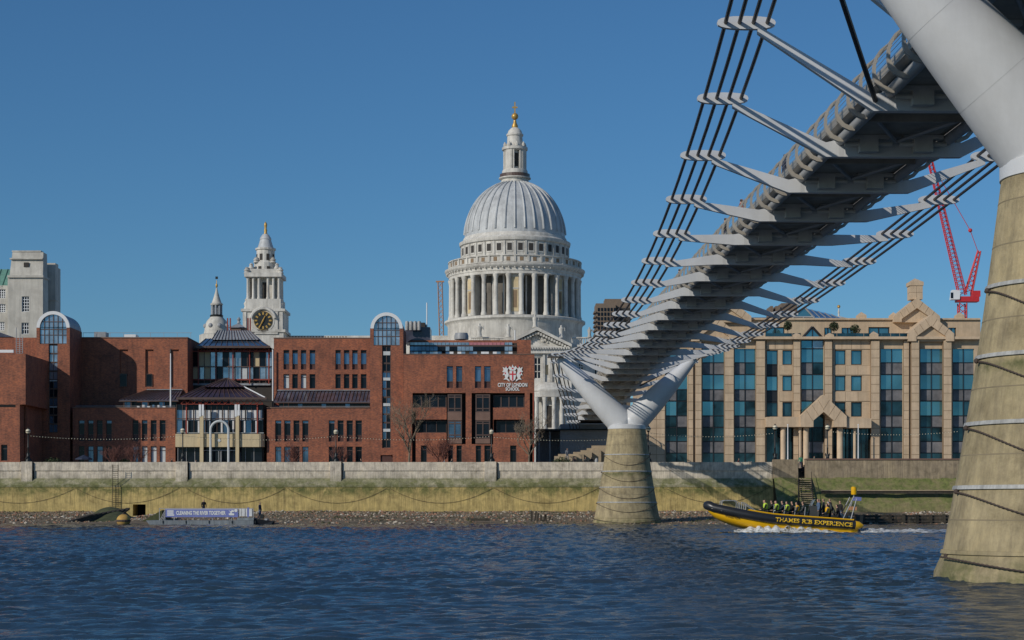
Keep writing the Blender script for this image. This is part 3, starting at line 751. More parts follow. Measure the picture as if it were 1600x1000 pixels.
# ================================================================== PIERS
def pier(s0, label, near):
    cx, cy, _ = BP(s0, .22 if near else 0, 0)
    p = empty('bridge_pier', (cx, cy, -1), label, 'bridge pier', 'piers of the footbridge')
    nseg = 64
    prof = []
    for i in range(25):
        t = i/24; z = -1.2 + 11.2*t; r = 3.55 - (3.55 - 1.98)*max(0, z)/10.0 - .10*math.sin(math.pi*max(0, z)/10)
        if z < .62: r += .12
        prof.append((r, z))
    prof += [(1.9, 10.06)]
    b = MB(); b.lathe(prof, (cx, cy, 0), nseg, 1, .92); b.build('concrete_base', M['pier'], p, smooth=True)
    b = MB(); b.lathe([(1.93, 9.98), (2.02, 10.0), (2.02, 10.38), (1.8, 10.5)], (cx, cy, 0), nseg, 1, .92); b.build('steel_collar', M['steel'], p, smooth=True)
    for i, z in enumerate((7.3, 5.55, 3.88, 2.3, .70)):
        r = 3.55 - (3.55-1.98)*z/10 - .10*math.sin(math.pi*z/10) + .03
        rr = r - .157*.14
        b = MB(); b.lathe([(r, z-.05), (r+.035, z-.045), (rr+.03, z+.05), (rr-.02, z+.055)], (cx, cy, 0), nseg, 1, .92, cap=False)
        b.build('steel_band', M['band'] if i < 4 else M['pier'], p, smooth=True)
    for z in (1.5, 3.1, 4.75, 6.45, 8.3, 9.4):
        r = 3.55 - (3.55-1.98)*z/10 - .10*math.sin(math.pi*z/10) + .006
        b = MB(); b.lathe([(r - .03, z-.02), (r, z-.015), (r, z+.015), (r - .03, z+.02)], (cx, cy, 0), nseg, 1, .92, cap=False); b.build('casting_joint', M['castjoint'], p, smooth=True)
    # chains looping down from each band round the pier
    for i, (zt, drop) in enumerate(((7.3, 1.5), (5.55, 1.45), (3.88, 1.6), (2.3, 1.35), (.70, .65))):
        for a0, a1 in ((math.pi*1.02, math.pi*1.98),):
            P = []; nn = 150
            for k in range(nn+1):
                t = k/nn; an = a0 + (a1 - a0)*t
                z = zt - .12 - drop*.68*(1 - math.cos(an)**2)
                r = 3.55 - (3.55-1.98)*max(0, z)/10 - .10*math.sin(math.pi*max(0, z)/10) + (.14 if z < .62 else .02)
                P.append((cx + (r+.03)*math.cos(an), cy + .92*(r+.03)*math.sin(an), z))
            b = MB(); b.tube(P, [.03 if k % 2 else .016 for k in range(nn+1)], 5); b.build('chain', M['chain'], p)
            for an in (a0,):
                r = 3.55 - (3.55-1.98)*zt/10; q = (cx + (r+.02)*math.cos(an), cy + .92*(r+.02)*math.sin(an), zt - .1)
                b = MB(); b.sphere(q, .07, 8, 5); b.build('chain_shackle', M['chain'], p)
    # the two raking steel arms
    w, zt = cab(float(min(144, max(0, s0))))
    for sg in (-1, 1):
        P0 = Vector((sg*.15, 0, 10.2)); P1 = Vector((sg*(w - .25), 0, zt - .35)); n = 14; b = MB(); k = 28
        ax = (P1 - P0).normalized(); u = Vector((ax.z, 0, -ax.x))
        for i in range(n+1):
            t = i/n; c = P0.lerp(P1, t); r = 1.44*(1 - t)**.92*(1) + .36*t + (.08 if near else .20)*math.sin(math.pi*t)
            if t == 0: r = 1.44
            for j in range(k):
                an = 2*math.pi*j/k; q = c + u*(math.cos(an)*r) 
                ws = Vector((cx, cy, 0)) + EX*q.x + ES*(math.sin(an)*r*.95); b.v.append((ws.x, ws.y, q.z))
        for i in range(n):
            for j in range(k):
                j2 = (j+1) % k; b.f.append((i*k+j, i*k+j2, (i+1)*k+j2, (i+1)*k+j)); b.m.append(0); b.s.append(True)
        b.f.append(tuple(range(k))); b.f.append(tuple(n*k + j for j in range(k-1, -1, -1))); b.m += [0, 0]; b.s += [False, False]
        va = b.build('raking_arm', M['steel'], p)
        for t in ((.3, .52, .74) if near else ()):
            c = P0.lerp(P1, t); r = 1.44*(1 - t)**.92 + .36*t + .08*math.sin(math.pi*t); wv = []
            for j in range(k+1):
                an = 2*math.pi*j/k; q = c + u*(math.cos(an)*r); ws = Vector((cx, cy, 0)) + EX*q.x + ES*(math.sin(an)*r*.95); wv.append((ws.x, ws.y, q.z))
            wb = MB(); wb.tube(wv, .005, 4, cap=False); wb.build('weld_seam', M['weld'], va)
        b = MB()  # saddle carrying the cables at the arm's tip
        for (ds, dx, dz) in ((-1.1, -.95, -.32), (1.1, -.95, -.32), (1.1, .95, -.32), (-1.1, .95, -.32), (-1.4, -.95, -.10), (1.4, -.95, -.10), (1.4, .95, -.10), (-1.4, .95, -.10)):
            b.v.append(BP(s0 + ds, sg*w + dx, zt + dz))
        b.f = [(0,3,2,1),(4,5,6,7),(0,1,5,4),(1,2,6,5),(2,3,7,6),(3,0,4,7)]; b.m = [0]*6; b.s = [False]*6
        b.build('cable_saddle', M['steel'], va)
        for ds in (-12, 12):
            b = MB(); b.tube([BP(s0 + ds*.06, sg*(w - .3), zt - .3), BP(s0 + ds, sg*2.35, zdeck(s0 + ds) + .3)], .085, 8)
            b.build('stay_rod', M['cable'], va, smooth=True)
pier(0.0, 'far conical concrete pier with raking steel arms standing before the embankment', False)
pier(144.0, 'huge near conical concrete pier cut by the right edge, banded and chained', True)
# ---- landing of the bridge behind the wall
ab = empty('bridge_abutment', BP(-66, 0, PROM), 'dark bridge abutment with stepped sandstone planters behind the far pier', 'abutment')
q0 = BP(-62, 0, 0)
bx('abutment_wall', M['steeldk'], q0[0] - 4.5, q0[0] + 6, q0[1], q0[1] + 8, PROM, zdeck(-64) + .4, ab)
YS = 236.0
for k, (xa, xb, yt) in enumerate(((866, 900, 713), (872, 912, 709.5), (896, 925, 706), (908, 940, 703), (918, 960, 699.5), (926, 965, 695))):
    bx('planter_step', M['sandstone'], px(xa, YS), px(xb, YS), YS - 1.2 + k*.8, YS - .4 + k*.8, PROM, pz(yt, YS), ab)
# ================================================================== THE BRICK SCHOOL
def text_mesh(txt, size, extrude, name, m, parent, place, offset=0.0, sx=1.0, align='CENTER', fit=None):
    """flat-cut letters; place maps (x, y, z_out) in metres to the world"""
    cu = bpy.data.curves.new('t', 'FONT'); cu.body = txt; cu.size = size; cu.extrude = extrude; cu.offset = offset
    cu.align_x = align; cu.align_y = 'CENTER'; cu.resolution_u = 3
    o = bpy.data.objects.new('t', cu); COL.objects.link(o)
    dg = bpy.context.evaluated_depsgraph_get(); me = bpy.data.meshes.new_from_object(o.evaluated_get(dg))
    COL.objects.unlink(o); bpy.data.objects.remove(o); bpy.data.curves.remove(cu)
    sy = 1.0
    if fit:
        xs = [v.co.x for v in me.vertices]; ys = [v.co.y for v in me.vertices]; x0_, x1_, y0_, y1_ = min(xs), max(xs), min(ys), max(ys); sx = fit[0]/(x1_-x0_); sy = fit[1]/(y1_-y0_)
        for v in me.vertices: v.co.x -= (x0_+x1_)/2; v.co.y -= (y0_+y1_)/2
    b = MB(); b.v = [tuple(place(v.co.x*sx, v.co.y*sy, v.co.z)) for v in me.vertices]; b.f = [tuple(p.vertices) for p in me.polygons]
    b.m = [0]*len(b.f); b.s = [False]*len(b.f); bpy.data.meshes.remove(me)
    return b.build(name, m, parent)
RB = random.Random(11)
def window(par, xa, xb, yt, yb, Y, split=(), cols=1, glass_m=None, fr=.07, frm=None, low=None, rec=.28, top=None):
    """window in an opening on plane Y: frame + panes; split = fractions of the height for transoms (from the top);
    low = material of the lowest pane, top = of the uppermost"""
    x0, x1, z0, z1 = px(xa, Y), px(xb, Y), pz(yb, Y), pz(yt, Y); yf = Y + rec
    frm = frm or M['bronze']; b = MB(); rows = [1.0] + [1 - s for s in split] + [0.0]
    xs = [x0 + (x1-x0)*i/cols for i in range(cols+1)]
    for i, x in enumerate(xs): 
        xx0 = x - fr/2 if 0 < i < cols else (x if i == 0 else x - fr); b.box(xx0, xx0 + fr, yf - .06, yf + .02, z0, z1)
    for i, r_ in enumerate(rows):
        z = z0 + (z1-z0)*r_; zz = z - fr if i == 0 else (z if i == len(rows)-1 else z - fr/2)
        b.box(x0 + fr*1.01, x1 - fr*1.01, yf - .055, yf + .015, zz, zz + fr)
    w = b.build('window', frm, par)
    for i in range(len(rows)-1):
        for c in range(cols):
            g = glass_m or M['dglass']
            if callable(g): g = g()
            if low and i == len(rows)-2: g = low
            if top and i == 0: g = top
            bx('pane', g, xs[c] + .01, xs[c+1] - .01, yf + .021, yf + .05, z0 + (z1-z0)*rows[i+1] + .01, z0 + (z1-z0)*rows[i] - .01, w)
    return w
def cluster(par, spans, yt, yb, Y, **k):
    for a, b_ in spans: window(par, a, b_, yt, yb, Y, **k)
def facade(par, xa, xb, yt, yb, Y, holes, depth, m=None, name='wall', rd=.45, back=True):
    m = m or M['brick']
    x0, x1, z0, z1 = px(xa, Y), px(xb, Y), pz(yb, Y), pz(yt, Y)
    wall_mesh(x0, x1, z0, z1, Y, holes_px(holes, Y), rd).build(name, m, par)
    if back: bx('wall_core', m, x0, x1, Y + rd + .002, Y + depth, z0, z1 - .003, par)
GZ = 742  # photo row safely below promenade level at these depths
sch = empty('brick_school', (px(450, 240), 240, PROM), 'long red brick school with two arched glass stair towers and glazed entrance', 'school')
def gmix():
    r = RB.random(); return M['dglass'] if r < .55 else (M['bglass'] if r < .8 else M['blind'])
def gmix2():
    r = RB.random(); return M['dglass'] if r < .8 else M['bglass']

# --- far-left front block
YA = 229.0
facade(sch, -300, 40, 553, 632, YA, [], 15, name='wall')
facade(sch, -300, 31, 632.3, GZ, YA + .02, [(-20, 0, 696, 722), (1.5, 11.5, 695, 720)], 10.8, name='wall')
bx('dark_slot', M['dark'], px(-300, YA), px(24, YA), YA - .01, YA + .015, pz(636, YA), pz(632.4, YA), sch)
window(sch, 1.5, 11.5, 695, 720, YA + .02, (.25,)); window(sch, -20, 0, 696, 722, YA + .02, (.25,), 2)
bx('brick_fin', M['brick'], px(38.5, YA+2), px(41.5, YA+2), YA + 2, YA + 2.4, PROM, pz(632.5, YA+2), sch)
facade(sch, -300, 57, 527.5, 560, 243, [], 8, name='wall')
bx('coping_line', M['white'], px(-300, YA+3), px(21, YA+3), YA + 3, YA + 3.3, pz(551, YA+3), pz(546.5, YA+3), sch)
for xa in (25.5, 31, 35.5):
    b = MB(); b.tube([(px(xa, YA+5), YA+5, pz(552, YA+5)), (px(xa, YA+5), YA+5, pz(511 + (xa-25)*1.4, YA+5))], .05, 6); b.build('mast_pole', M['steeldk'], sch)
for k in range(9):
    b = MB(); z = pz(552 - 3*k, YA+5); b.tube([(px(25.5, YA+5), YA+5, z), (px(35.5, YA+5), YA+5, z)], .03, 5); b.build('mast_rung', M['steeldk'], sch)
b = MB(); b.prism([(px(-30, 244), pz(527, 244)), (px(22, 244), pz(527, 244)), (px(-30, 244), pz(509, 244))], 243.5, 246); b.build('sloping_roof', M['slate_glass'], sch)

# --- stair towers with barrel vaults
def tower(xl, xr, gx0, gx1, sx0, sx1, ytop, yarch, yglass, slit_bot, Y, depth, whites, yb=GZ, lowcut=None):
    t = sch
    hs = [(gx0, gx1, 400, yglass), (sx0, sx1, yglass - .01, slit_bot)]
    if lowcut: hs.append(lowcut)
    facade(t, xl, xr, ytop, yb, Y, [(gx0, gx1, ytop - 5, yglass), (sx0, sx1, yglass - .01, slit_bot)] + ([lowcut] if lowcut else []), depth, rd=.5)
    cx, r = px((gx0+gx1)/2, Y), (px(gx1, Y) - px(gx0, Y))/2
    zc = pz(yarch, Y) - r
    # glazing behind the arch and slit
    pts = [(cx - r, pz(yglass, Y)), (cx + r, pz(yglass, Y))] + [(cx + r*math.cos(a), zc + r*math.sin(a)) for a in np.linspace(0, math.pi, 17)]
    gl = MB().prism(pts, Y + .25, Y + .3).build('arched_window', M['paleglass'], t)
    n = 6
    for i in range(1, n):
        x = cx - r + 2*r*i/n; zt = zc + math.sqrt(max(0, r*r - (x-cx)**2))
        bx('mullion', M['bronze'], x - .05, x + .05, Y + .17, Y + .248, pz(yglass, Y), zt, gl)
    for z in (pz(yglass, Y) + .05, zc - .2, pz((yglass + yarch + 4)/2 + 7, Y), zc + r*.45):
        hw = r if z < zc else math.sqrt(max(0, r*r - (z-zc)**2))
        bx('transom', M['bronze'], cx - hw, cx + hw, Y + .16, Y + .245, z - .05, z + .05, gl)
    # white arch trim + vault running back
    ro = r + .42; b = MB(); k = 24
    P = [(cx + ro*math.cos(a), zc + ro*math.sin(a)) for a in np.linspace(0, math.pi, k)]; Q = [(cx + (r-.02)*math.cos(a), zc + (r-.02)*math.sin(a)) for a in np.linspace(math.pi, 0, k)]
    for i in range(k-1):
        a0, a1, c1, c0 = P[i], P[i+1], Q[k-2-i], Q[k-1-i]
        b.hexa([(a0[0], Y-.06, a0[1]), (a1[0], Y-.06, a1[1]), (a1[0], Y+.4, a1[1]), (a0[0], Y+.4, a0[1]), (c0[0], Y-.06, c0[1]), (c1[0], Y-.06, c1[1]), (c1[0], Y+.4, c1[1]), (c0[0], Y+.4, c0[1])])
    b.build('arch_trim', M['white'], t)
    pv = [(cx + (ro-.06)*math.cos(a), zc + (ro-.06)*math.sin(a)) for a in np.linspace(0, math.pi, k)]
    MB().prism(pv, Y + .41, Y + depth).build('barrel_vault', M['lead'], t)
    if zc > pz(ytop, Y): bx('vault_base', M['brick'], cx - ro + .05, cx + ro - .05, Y + .52, Y + depth - .05, pz(ytop + 2, Y), zc + .02, t)
    # slit glazing
    nrow = max(4, int((slit_bot - yglass)/13)); 
    for i in range(nrow):
        ya = yglass + 1 + (slit_bot - yglass - 1)*i/nrow; yc = yglass + 1 + (slit_bot - yglass - 1)*(i+1)/nrow
        window(t, sx0, sx1, ya + .15, yc - .15, Y, (), 2, (lambda i=i: M['paleglass'] if i < 4 and xl < 200 else RB.choice([M['dglass'], M['dglass'], M['bglass']])), fr=.09)
    for (ya, yc) in whites:
        bp('spandrel_panel', M['blind'], sx0 + 1.5, sx1 - .8, ya, yc, Y + .14, .07, t)
    return t
tower(57, 109, 62, 104, 76, 90, 511, 491, 537.5, 676, 240.0, 6.8, [(594, 595.6), (635, 636.6)])
# shade side of tower continues down; stepped base
tower(578.2, 630, 583.8, 624.3, 597, 610.6, 512.5, 493, 540, 700, 240.0, 6.8, [(549, 555), (590, 594.5), (630, 634.5), (670, 674.5)], lowcut=(594.5, 613.5, 711, 730))
b = MB(); b.prism([(px(594.5, 240), PROM), (px(613.5, 240), PROM), (px(613.5, 240), pz(716, 240)), (px(610, 240), pz(711, 240)), (px(598, 240), pz(711, 240)), (px(594.5, 240), pz(716, 240))], 240.2, 240.3); b.build('arched_door', M['spandrel'], sch)

# --- left wing: upper wall set back, glazed lean-to, low front block
YU = 246.7
facade(sch, 109, 293, 528.3, 640, YU, [(187, 200, 546, 588), (227, 240, 546, 604.5), (266.5, 279.5, 546, 605)], 12, rd=.3)
for (a, b_) in ((187, 200), (227, 240), (266.5, 279.5)): bp('niche_back', M['brick'], a, b_, 546, 605 if a > 190 else 588, YU + .301, .1, sch)
window(sch, 228, 238, 584, 604, YU + .05, (), 1, M['dglass'], rec=.12)
window(sch, 187, 198, 584, 604, YU - .25, (), 1, M['dglass'], rec=.12)
bp('coping', M['coping'], 109, 293.5, 526.6, 528.2, YU - .08, 12, sch)
LW1 = ((122.6, 132), (137, 146), (151, 160.4), (165.6, 174.6)); LW2 = ((207, 216.4), (221.4, 230.4), (235.4, 244.8), (249.4, 258.8))
hs = [(a, b_, yt, yb) for a, b_ in LW1 + LW2 for yt, yb in ((656.4, 689), (697, 724))]
facade(sch, 113.5, 274, 637.5, GZ, 240.0, hs, 6.6)
bp('coping', M['coping'], 113, 274.5, 636.3, 637.4, 239.92, 7, sch)
for a, b_ in LW1 + LW2:
    window(sch, a, b_, 656.4, 689, 240.0, (.16, .68), 1, M['dglass'], low=M['spandrel'], top=RB.choice([M['bglass'], M['dglass']]))
    window(sch, a, b_, 697, 724, 240.0, (.25,), 1, RB.choice([M['blind'], M['dglass'], M['blind'], M['bglass']]))
def leanto(xa, xb, yt, yb, Yf, Yb, hip=0, n=16):
    """glazed lean-to roof with bars"""
    x0, x1 = px(xa, Yf), px(xb, Yf); z0, z1 = pz(yb, Yf), pz(yt, Yb)
    b = MB(); b.hexa([(x0, Yf, z0-.08), (x1, Yf, z0-.08), (x1, Yb, z1-.08), (x0+hip, Yb, z1-.08), (x0, Yf, z0), (x1, Yf, z0), (x1, Yb, z1), (x0+hip, Yb, z1)])
    r = b.build('lean_to_roof', M['slate_glass'], sch)
    for i in range(n+1):
        t = i/n; b = MB(); xf = x0 + (x1-x0)*t; xk = x0 + hip + (x1-x0-hip)*t
        b.tube([(xf, Yf - .03, z0 + .05), (xk, Yb - .02, z1 + .05)], .05, 4); b.build('glazing_bar', M['bronze'], r)
    b = MB(); b.box(x0 - .1, x1 + .1, Yf - .12, Yf + .05, z0 - .22, z0 - .09); b.build('gutter', M['bronze'], r)
    b = MB(); b.box(x0 + hip, x1, Yb - .2, Yb - .01, z1 + .06, z1 + .16); b.build('flashing', M['lead'], r)
    return r
leanto(187, 278, 610, 625, 243.2, YU - .05, 3.0)
for i in range(9):
    a = 195 + i*9; bp('terrace_glazing', M['dglass'] if i % 3 else M['bglass'], a, a + 8.6, 628, 637.2, 243.9, .05, sch)
for xa in (194, 205, 232, 255): b = MB(); b.tube([(px(xa, 243.3), 243.3, pz(638, 243.3)), (px(xa, 243.3), 243.3, pz(625.8, 243.3))], .06, 6); b.build('terrace_post', M['bronze'], sch)
for i in range(7):
    bp('terrace_furniture', RB.choice([M['white'], M['bglass'], M['whitecloth']]), 214 + i*8, 214 + i*8 + RB.uniform(3, 6), 632.5 + RB.random()*2, 636.8, 240.9, .4, sch)
b = MB(); b.tube([(px(118, 240.4), 240.4, pz(634.5, 240.4)), (px(274, 240.4), 240.4, pz(634.5, 240.4))], .03, 5); b.build('guard_rail', M['handrail'], sch)
fp = empty('flagpole', (px(266.6, 240.6), 240.6, pz(637, 240.6)), 'tall white flagpole on the low brick wing roof', 'flagpole')
b = MB(); b.tube([(px(266.6, 240.6), 240.6, pz(637.2, 240.6)), (px(266.6, 240.6), 240.6, pz(552, 240.6))], [.11, .07], 8); b.build('pole', M['white'], fp, smooth=True)
b = MB(); b.lathe([(.11, 0), (.12, .1), (.09, .55), (.02, .6)], (px(266.6, 240.6), 240.6, pz(552, 240.6)), 8); b.build('pole_head', M['iron'], fp)
b = MB()
b.tube([(px(130, YU+1), YU+1, pz(520, YU+1)), (px(300, YU+1), YU+1, pz(520, YU+1))], .03, 5); b.build('roof_rail', M['steeldk'], sch)
for xa in range(130, 301, 21): b = MB(); b.tube([(px(xa, YU+1), YU+1, pz(528, YU+1)), (px(xa, YU+1), YU+1, pz(519.5, YU+1))], .025, 5); b.build('roof_rail_post', M['steeldk'], sch)
bp('roof_vent', M['lead'], 147, 165, 518.5, 528, YU + 4, 2, sch); bp('roof_vent', M['white'], 194, 212, 522.5, 528, YU + 3, 2, sch)

# --- entrance: upper atrium
YT = 251.0
for i in range(13):
    a = 300 + i*9.6
    for (yt, yb) in ((550, 573), (573.6, 592)):
        g = RB.choice([M['paleglass'], M['dglass'], M['cream'], M['paleglass'], M['cream'] if yt < 560 else M['blind']])  # cream and pale picks put bright reflections into the pane colour
        bp('atrium_pane', g, a, a + 9.2, yt, yb, YT + .1, .06, sch)
    bp('atrium_mullion', M['bronze'], a - .5, a + .5, 548, 600, YT, .09, sch)
bp('atrium_core', M['interior'], 293.2, 427.8, 545, 640, YT + .25, 6, sch)
for (yt, yb, m_) in ((548, 550, 'redsteel'), (572.2, 573.6, 'bronze'), (592, 594, 'redsteel'), (599, 602, 'lead')): bp('atrium_rail', M[m_], 297, 426, yt, yb, YT - .12, .1, sch)
for xa in (309, 336, 363, 389, 419): bp('atrium_column', M['redsteel'], xa, xa + 1.6, 545, 600, YT - .5, .14, sch)
def hip_roof(xa, xb, ye, yt_, xta, xtb, Yf, Yb, m_, par, name='hip_roof', bars=12):
    x0, x1, z0 = px(xa, Yf), px(xb, Yf), pz(ye, Yf); ym = (Yf + Yb)/2
    dx = (Yb - Yf)*.3
    t0, t1, z1 = px(xta, ym), px(xtb, ym), pz(yt_, ym)
    b = MB(); b.hexa([(x0, Yf, z0), (x1, Yf, z0), (x1, Yb, z0), (x0, Yb, z0), (t0, ym - (Yb-Yf)*.12, z1), (t1, ym - (Yb-Yf)*.12, z1), (t1, ym + (Yb-Yf)*.12, z1), (t0, ym + (Yb-Yf)*.12, z1)])
    r = b.build(name, m_, par); yq = ym - (Yb-Yf)*.12
    for i in range(bars+1):
        u = i/bars; b = MB(); b.tube([(x0 + (x1-x0)*u, Yf - .03, z0 + .04), (t0 + (t1-t0)*u, yq - .03, z1 + .04)], .05, 4); b.build('roof_bar', M['bronze'], r)
    return r
r1 = hip_roof(307, 421, 541.5, 530.5, 325, 404, 249.6, 262, M['bglass'], sch)
r1b = hip_roof(331, 404, 530.8, 517.5, 342, 392, 252.5, 261, M['lead'], sch, bars=14)
bp('eave_beam', M['bronze'], 305, 422, 540.2, 543.6, 249.4, .2, sch)
def truss(xa, xb, yt, yb, Y, n, par):
    t = bp('truss_chord', M['redsteel'], xa, xb, yb - 1, yb, Y, .1, par)
    for i in range(n):
        x0 = xa + (xb-xa)*i/n; x1 = xa + (xb-xa)*(i+.5)/n; x2 = xa + (xb-xa)*(i+1)/n
        b = MB(); b.tube([(px(x0, Y), Y, pz(yb-.5, Y)), (px(x1, Y), Y, pz(yt, Y)), (px(x2, Y), Y, pz(yb-.5, Y))], .055, 4); b.build('truss_web', M['redsteel'], t)
truss(312, 418, 544, 549, 250.2, 11, sch)
# --- entrance pavilion
YP = 239.4
pv = sch
hip_roof(276, 416, 622, 604.5, 320, 380, YP - .6, YP + 8.6, M['purple'], pv, bars=15)
hip_roof(318, 381, 604.6, 591.5, 353, 358, YP + 1.6, YP + 6.4, M['purple'], pv, bars=8)
b = MB(); b.tube([(px(381, YP+2), YP+1.9, pz(604, YP+2)), (px(415, YP-.5), YP - .5, pz(621.5, YP-.5))], .09, 5); b.build('hip_flashing', M['white'], pv)
bp('eave_beam', M['bronze'], 275.5, 416.5, 620.8, 624.2, YP - .7, .25, pv)
truss(283, 411, 624.4, 632, YP - .2, 13, pv)
bp('curved_band', M['cream'], 274, 405, 678, 698.3, YP - .4, 2.4, pv)
b = MB(); c = (px(405, YP), YP + .8, 0); r_ = 1.2
P = [(c[0], c[1] - r_)] + [(c[0] + r_*.55*math.sin(a), c[1] - r_*math.cos(a)) for a in np.linspace(0, math.pi, 9)]
vs = [(x, y, pz(698.3, YP)) for x, y in P] + [(x, y, pz(678, YP)) for x, y in P]; k = len(P)
b._add(vs, [tuple(range(k)), tuple(range(2*k-1, k-1, -1))] + [(i, (i+1) % k, k + (i+1) % k, k+i) for i in range(k)]); b.build('band_end', M['cream'], pv)
for i in range(15):
    a = 276 + 9*i
    bp('curtain', M['whitecloth'] if i not in (0,) else M['bglass'], a + .5, a + (7.6 if i % 3 else 8.7), 640.5, 657, YP + .7, .05, pv)
    bp('glazing_pane', M['dglass'] if i % 4 else M['bglass'], a, a + 8.9, 657.2, 677.8, YP + .62, .05, pv)
    bp('upper_pane', M['dglass'], a, a + 8.9, 632, 640.3, YP + .62, .05, pv)
    bp('mullion', M['bronze'], a - .4, a + .4, 632, 678, YP + .5, .1, pv)
    if i % 2: bp('side_curtain', M['whitecloth'], a + 6, a + 8.7, 657.5, 677, YP + .57, .04, pv)
for (yt, yb) in ((653.5, 654.8), (675.8, 677)): bp('transom_rail', M['bronze'] if yt < 660 else M['handrail'], 276, 412, yt, yb, YP + .38, .08, pv)
for xa in (290, 401): bp('red_column', M['redsteel'], xa, xa + 2, 632, 677.5, YP + .2, .15, pv)
for xa, xb in ((312, 317.6), (368, 373.4)):
    bp('entrance_column', M['cream'], xa, xb, 650, 735, YP - .75, .34, pv)
    bp('column_head', M['white'], xa - 1.4, xa + 2.0, 632, 651, YP - .8, .3, pv); bp('column_head', M['white'], xa + 3.2, xa + 6.4, 632, 649, YP - .8, .3, pv)
xc, ra = px(343, YP-1), px(357, YP-1) - px(343, YP-1)
P = [(xc - ra, YP - 1, PROM)] + [(xc + ra*math.cos(a), YP - 1, pz(672, YP-1) + ra*math.sin(a)) for a in np.linspace(math.pi, 0, 15)] + [(xc + ra, YP - 1, PROM)]
b = MB(); b.tube(P, .16, 8, up=(0, 1, 0)); b.build('entrance_arch', M['blind'], pv, smooth=True)
for i in range(10):
    a = 278 + 13.2*i; bp('shopfront_pane', M['dglass'], a, a + 12.6, 699, 735, YP + .5, .05, pv); bp('shopfront_mullion', M['steeldk'], a - .4, a + .3, 698.5, 735, YP + .4, .1, pv)
bp('door_lintel', M['lead'], 318, 368, 703, 704.6, YP + .3, .09, pv)
for xa in (329, 341, 345, 357): bp('door_stile', M['lead'], xa, xa + 1, 704.6, 735, YP + .3, .08, pv)
b = MB(); xs_, zs_ = px(342.5, YP-.45), pz(688, YP-.45)
b.prism([(xs_ + (.28 if k % 2 else .16)*math.sin(k*math.pi/5), zs_ + (.28 if k % 2 else .16)*math.cos(k*math.pi/5)) for k in range(10)], YP - .46, YP - .41); b.build('badge', M['blind'], pv)
bp('pavilion_core', M['interior'], 276, 412, 632, 735, YP + .85, 7, pv)

# --- middle wing
UW1 = ((442.9, 452), (456.6, 465.5), (470, 478.7), (483.7, 492.8)); UW2 = ((524, 532.5), (537.2, 546), (550.2, 559), (563.7, 572.8))
hs = [(a, b_, yt, yb) for a, b_ in UW1 + UW2 for yt, yb in ((546.8, 577.5), (584.5, 607))]
facade(sch, 427.9, 578, 529, 640, YU, hs, 12)
bp('coping', M['coping'], 427.5, 578.1, 527.4, 528.9, YU - .08, 12, sch)
for a, b_ in UW1 + UW2:
    window(sch, a, b_, 546.8, 577.5, YU, (.15, .72), 1, M['bglass'], low=M['spandrel'], top=M['dglass'])
    window(sch, a, b_, 584.5, 607, YU, (.2,), 1, M['blind'] if a < 500 and RB.random() < .75 else M['dglass'])
leanto(427.5, 578, 611, 627.5, 242.6, YU - .05, 0, 26)
for i in range(20):
    a = 428.5 + i*7.4; bp('terrace_glazing', M['dglass'] if i % 5 else RB.choice([M['bglass'], M['redsteel']]), a, a + 7, 629, 637.2, 243.4, .05, sch)
b = MB(); b.tube([(px(428, 241), 241, pz(635, 241)), (px(578, 241), 241, pz(635, 241))], .035, 5); b.build('guard_rail', M['handrail'], sch)
MW1 = ((429.9, 439.7), (444, 454), (458.5, 468), (472.3, 482)); MW2 = ((513.6, 523), (527.4, 537), (541.6, 551.4), (555.4, 565.6))
hs = [(a, b_, yt, yb) for a, b_ in MW1 + MW2 for yt, yb in ((656.8, 690), (697.8, 724))]
facade(sch, 417, 578, 637.8, GZ, 240.0, hs, 6.6)
bp('coping', M['coping'], 416.6, 578.1, 636.4, 637.7, 239.92, 7, sch)
for a, b_ in MW1 + MW2:
    window(sch, a, b_, 656.8, 690, 240.0, (.14, .7), 1, RB.choice([M['dglass'], M['dglass'], M['bglass']]), low=M['spandrel'], top=RB.choice([M['bglass'], M['dglass']]))
    window(sch, a, b_, 697.8, 724, 240.0, (.24,), 1, M['bglass'] if a < 490 and RB.random() < .5 else M['dglass'])
b = MB(); b.tube([(px(426, 246), 246.2, pz(637, 246)), (px(426, 246), 246.2, pz(546, 246))], .1, 7); b.build('drainpipe', M['white'], sch)

# --- right wing
YR = 238.6
TOPW = ((698, 708), (712.6, 722.5), (742, 752), (756.5, 766.7)); BOTW = ((657.5, 667), (700, 708), (713.2, 721.7), (743.3, 752), (756.8, 766.7), (797, 807))
hs = [(a, b_, 572, 606.3) for a, b_ in TOPW] + [(a, b_, 696, 724) for a, b_ in BOTW]
hs += [(644.5, 697.8, 614, 637), (649.7, 697.8, 655.5, 676.2), (697.8, 727.7, 614, 694), (736.8, 770.5, 614, 694), (770.5, 820, 614, 637), (771, 820, 655.5, 676.2),
       (827.7, 832.4, 614, 724), (643.7, 649.6, 643, 724)]
facade(sch, 630.2, 835, 554, GZ, YR, hs, 14, rd=1.3)
bp('coping', M['coping'], 630, 835.3, 552.8, 553.9, YR - .08, 14, sch)
bp('recess_back', M['interior'], 643, 834, 610, 735, YR + 1.25, .04, sch)
for a, b_ in TOPW: window(sch, a, b_, 572, 606.3, YR, (.12, .7), 1, M['bglass'], low=M['spandrel'])
for a, b_ in BOTW: window(sch, a, b_, 696, 724, YR, (.24,), 1, M['dglass'])
for (xa, xb) in ((644.8, 697.6), (770.6, 819.8)):
    window(sch, xa, xb, 617, 636.8, YR, (), 4, M['dglass'], fr=.14, rec=.75)
    window(sch, xa + 5, xb, 657, 676, YR, (), 3, M['dglass'], fr=.08, rec=.8)
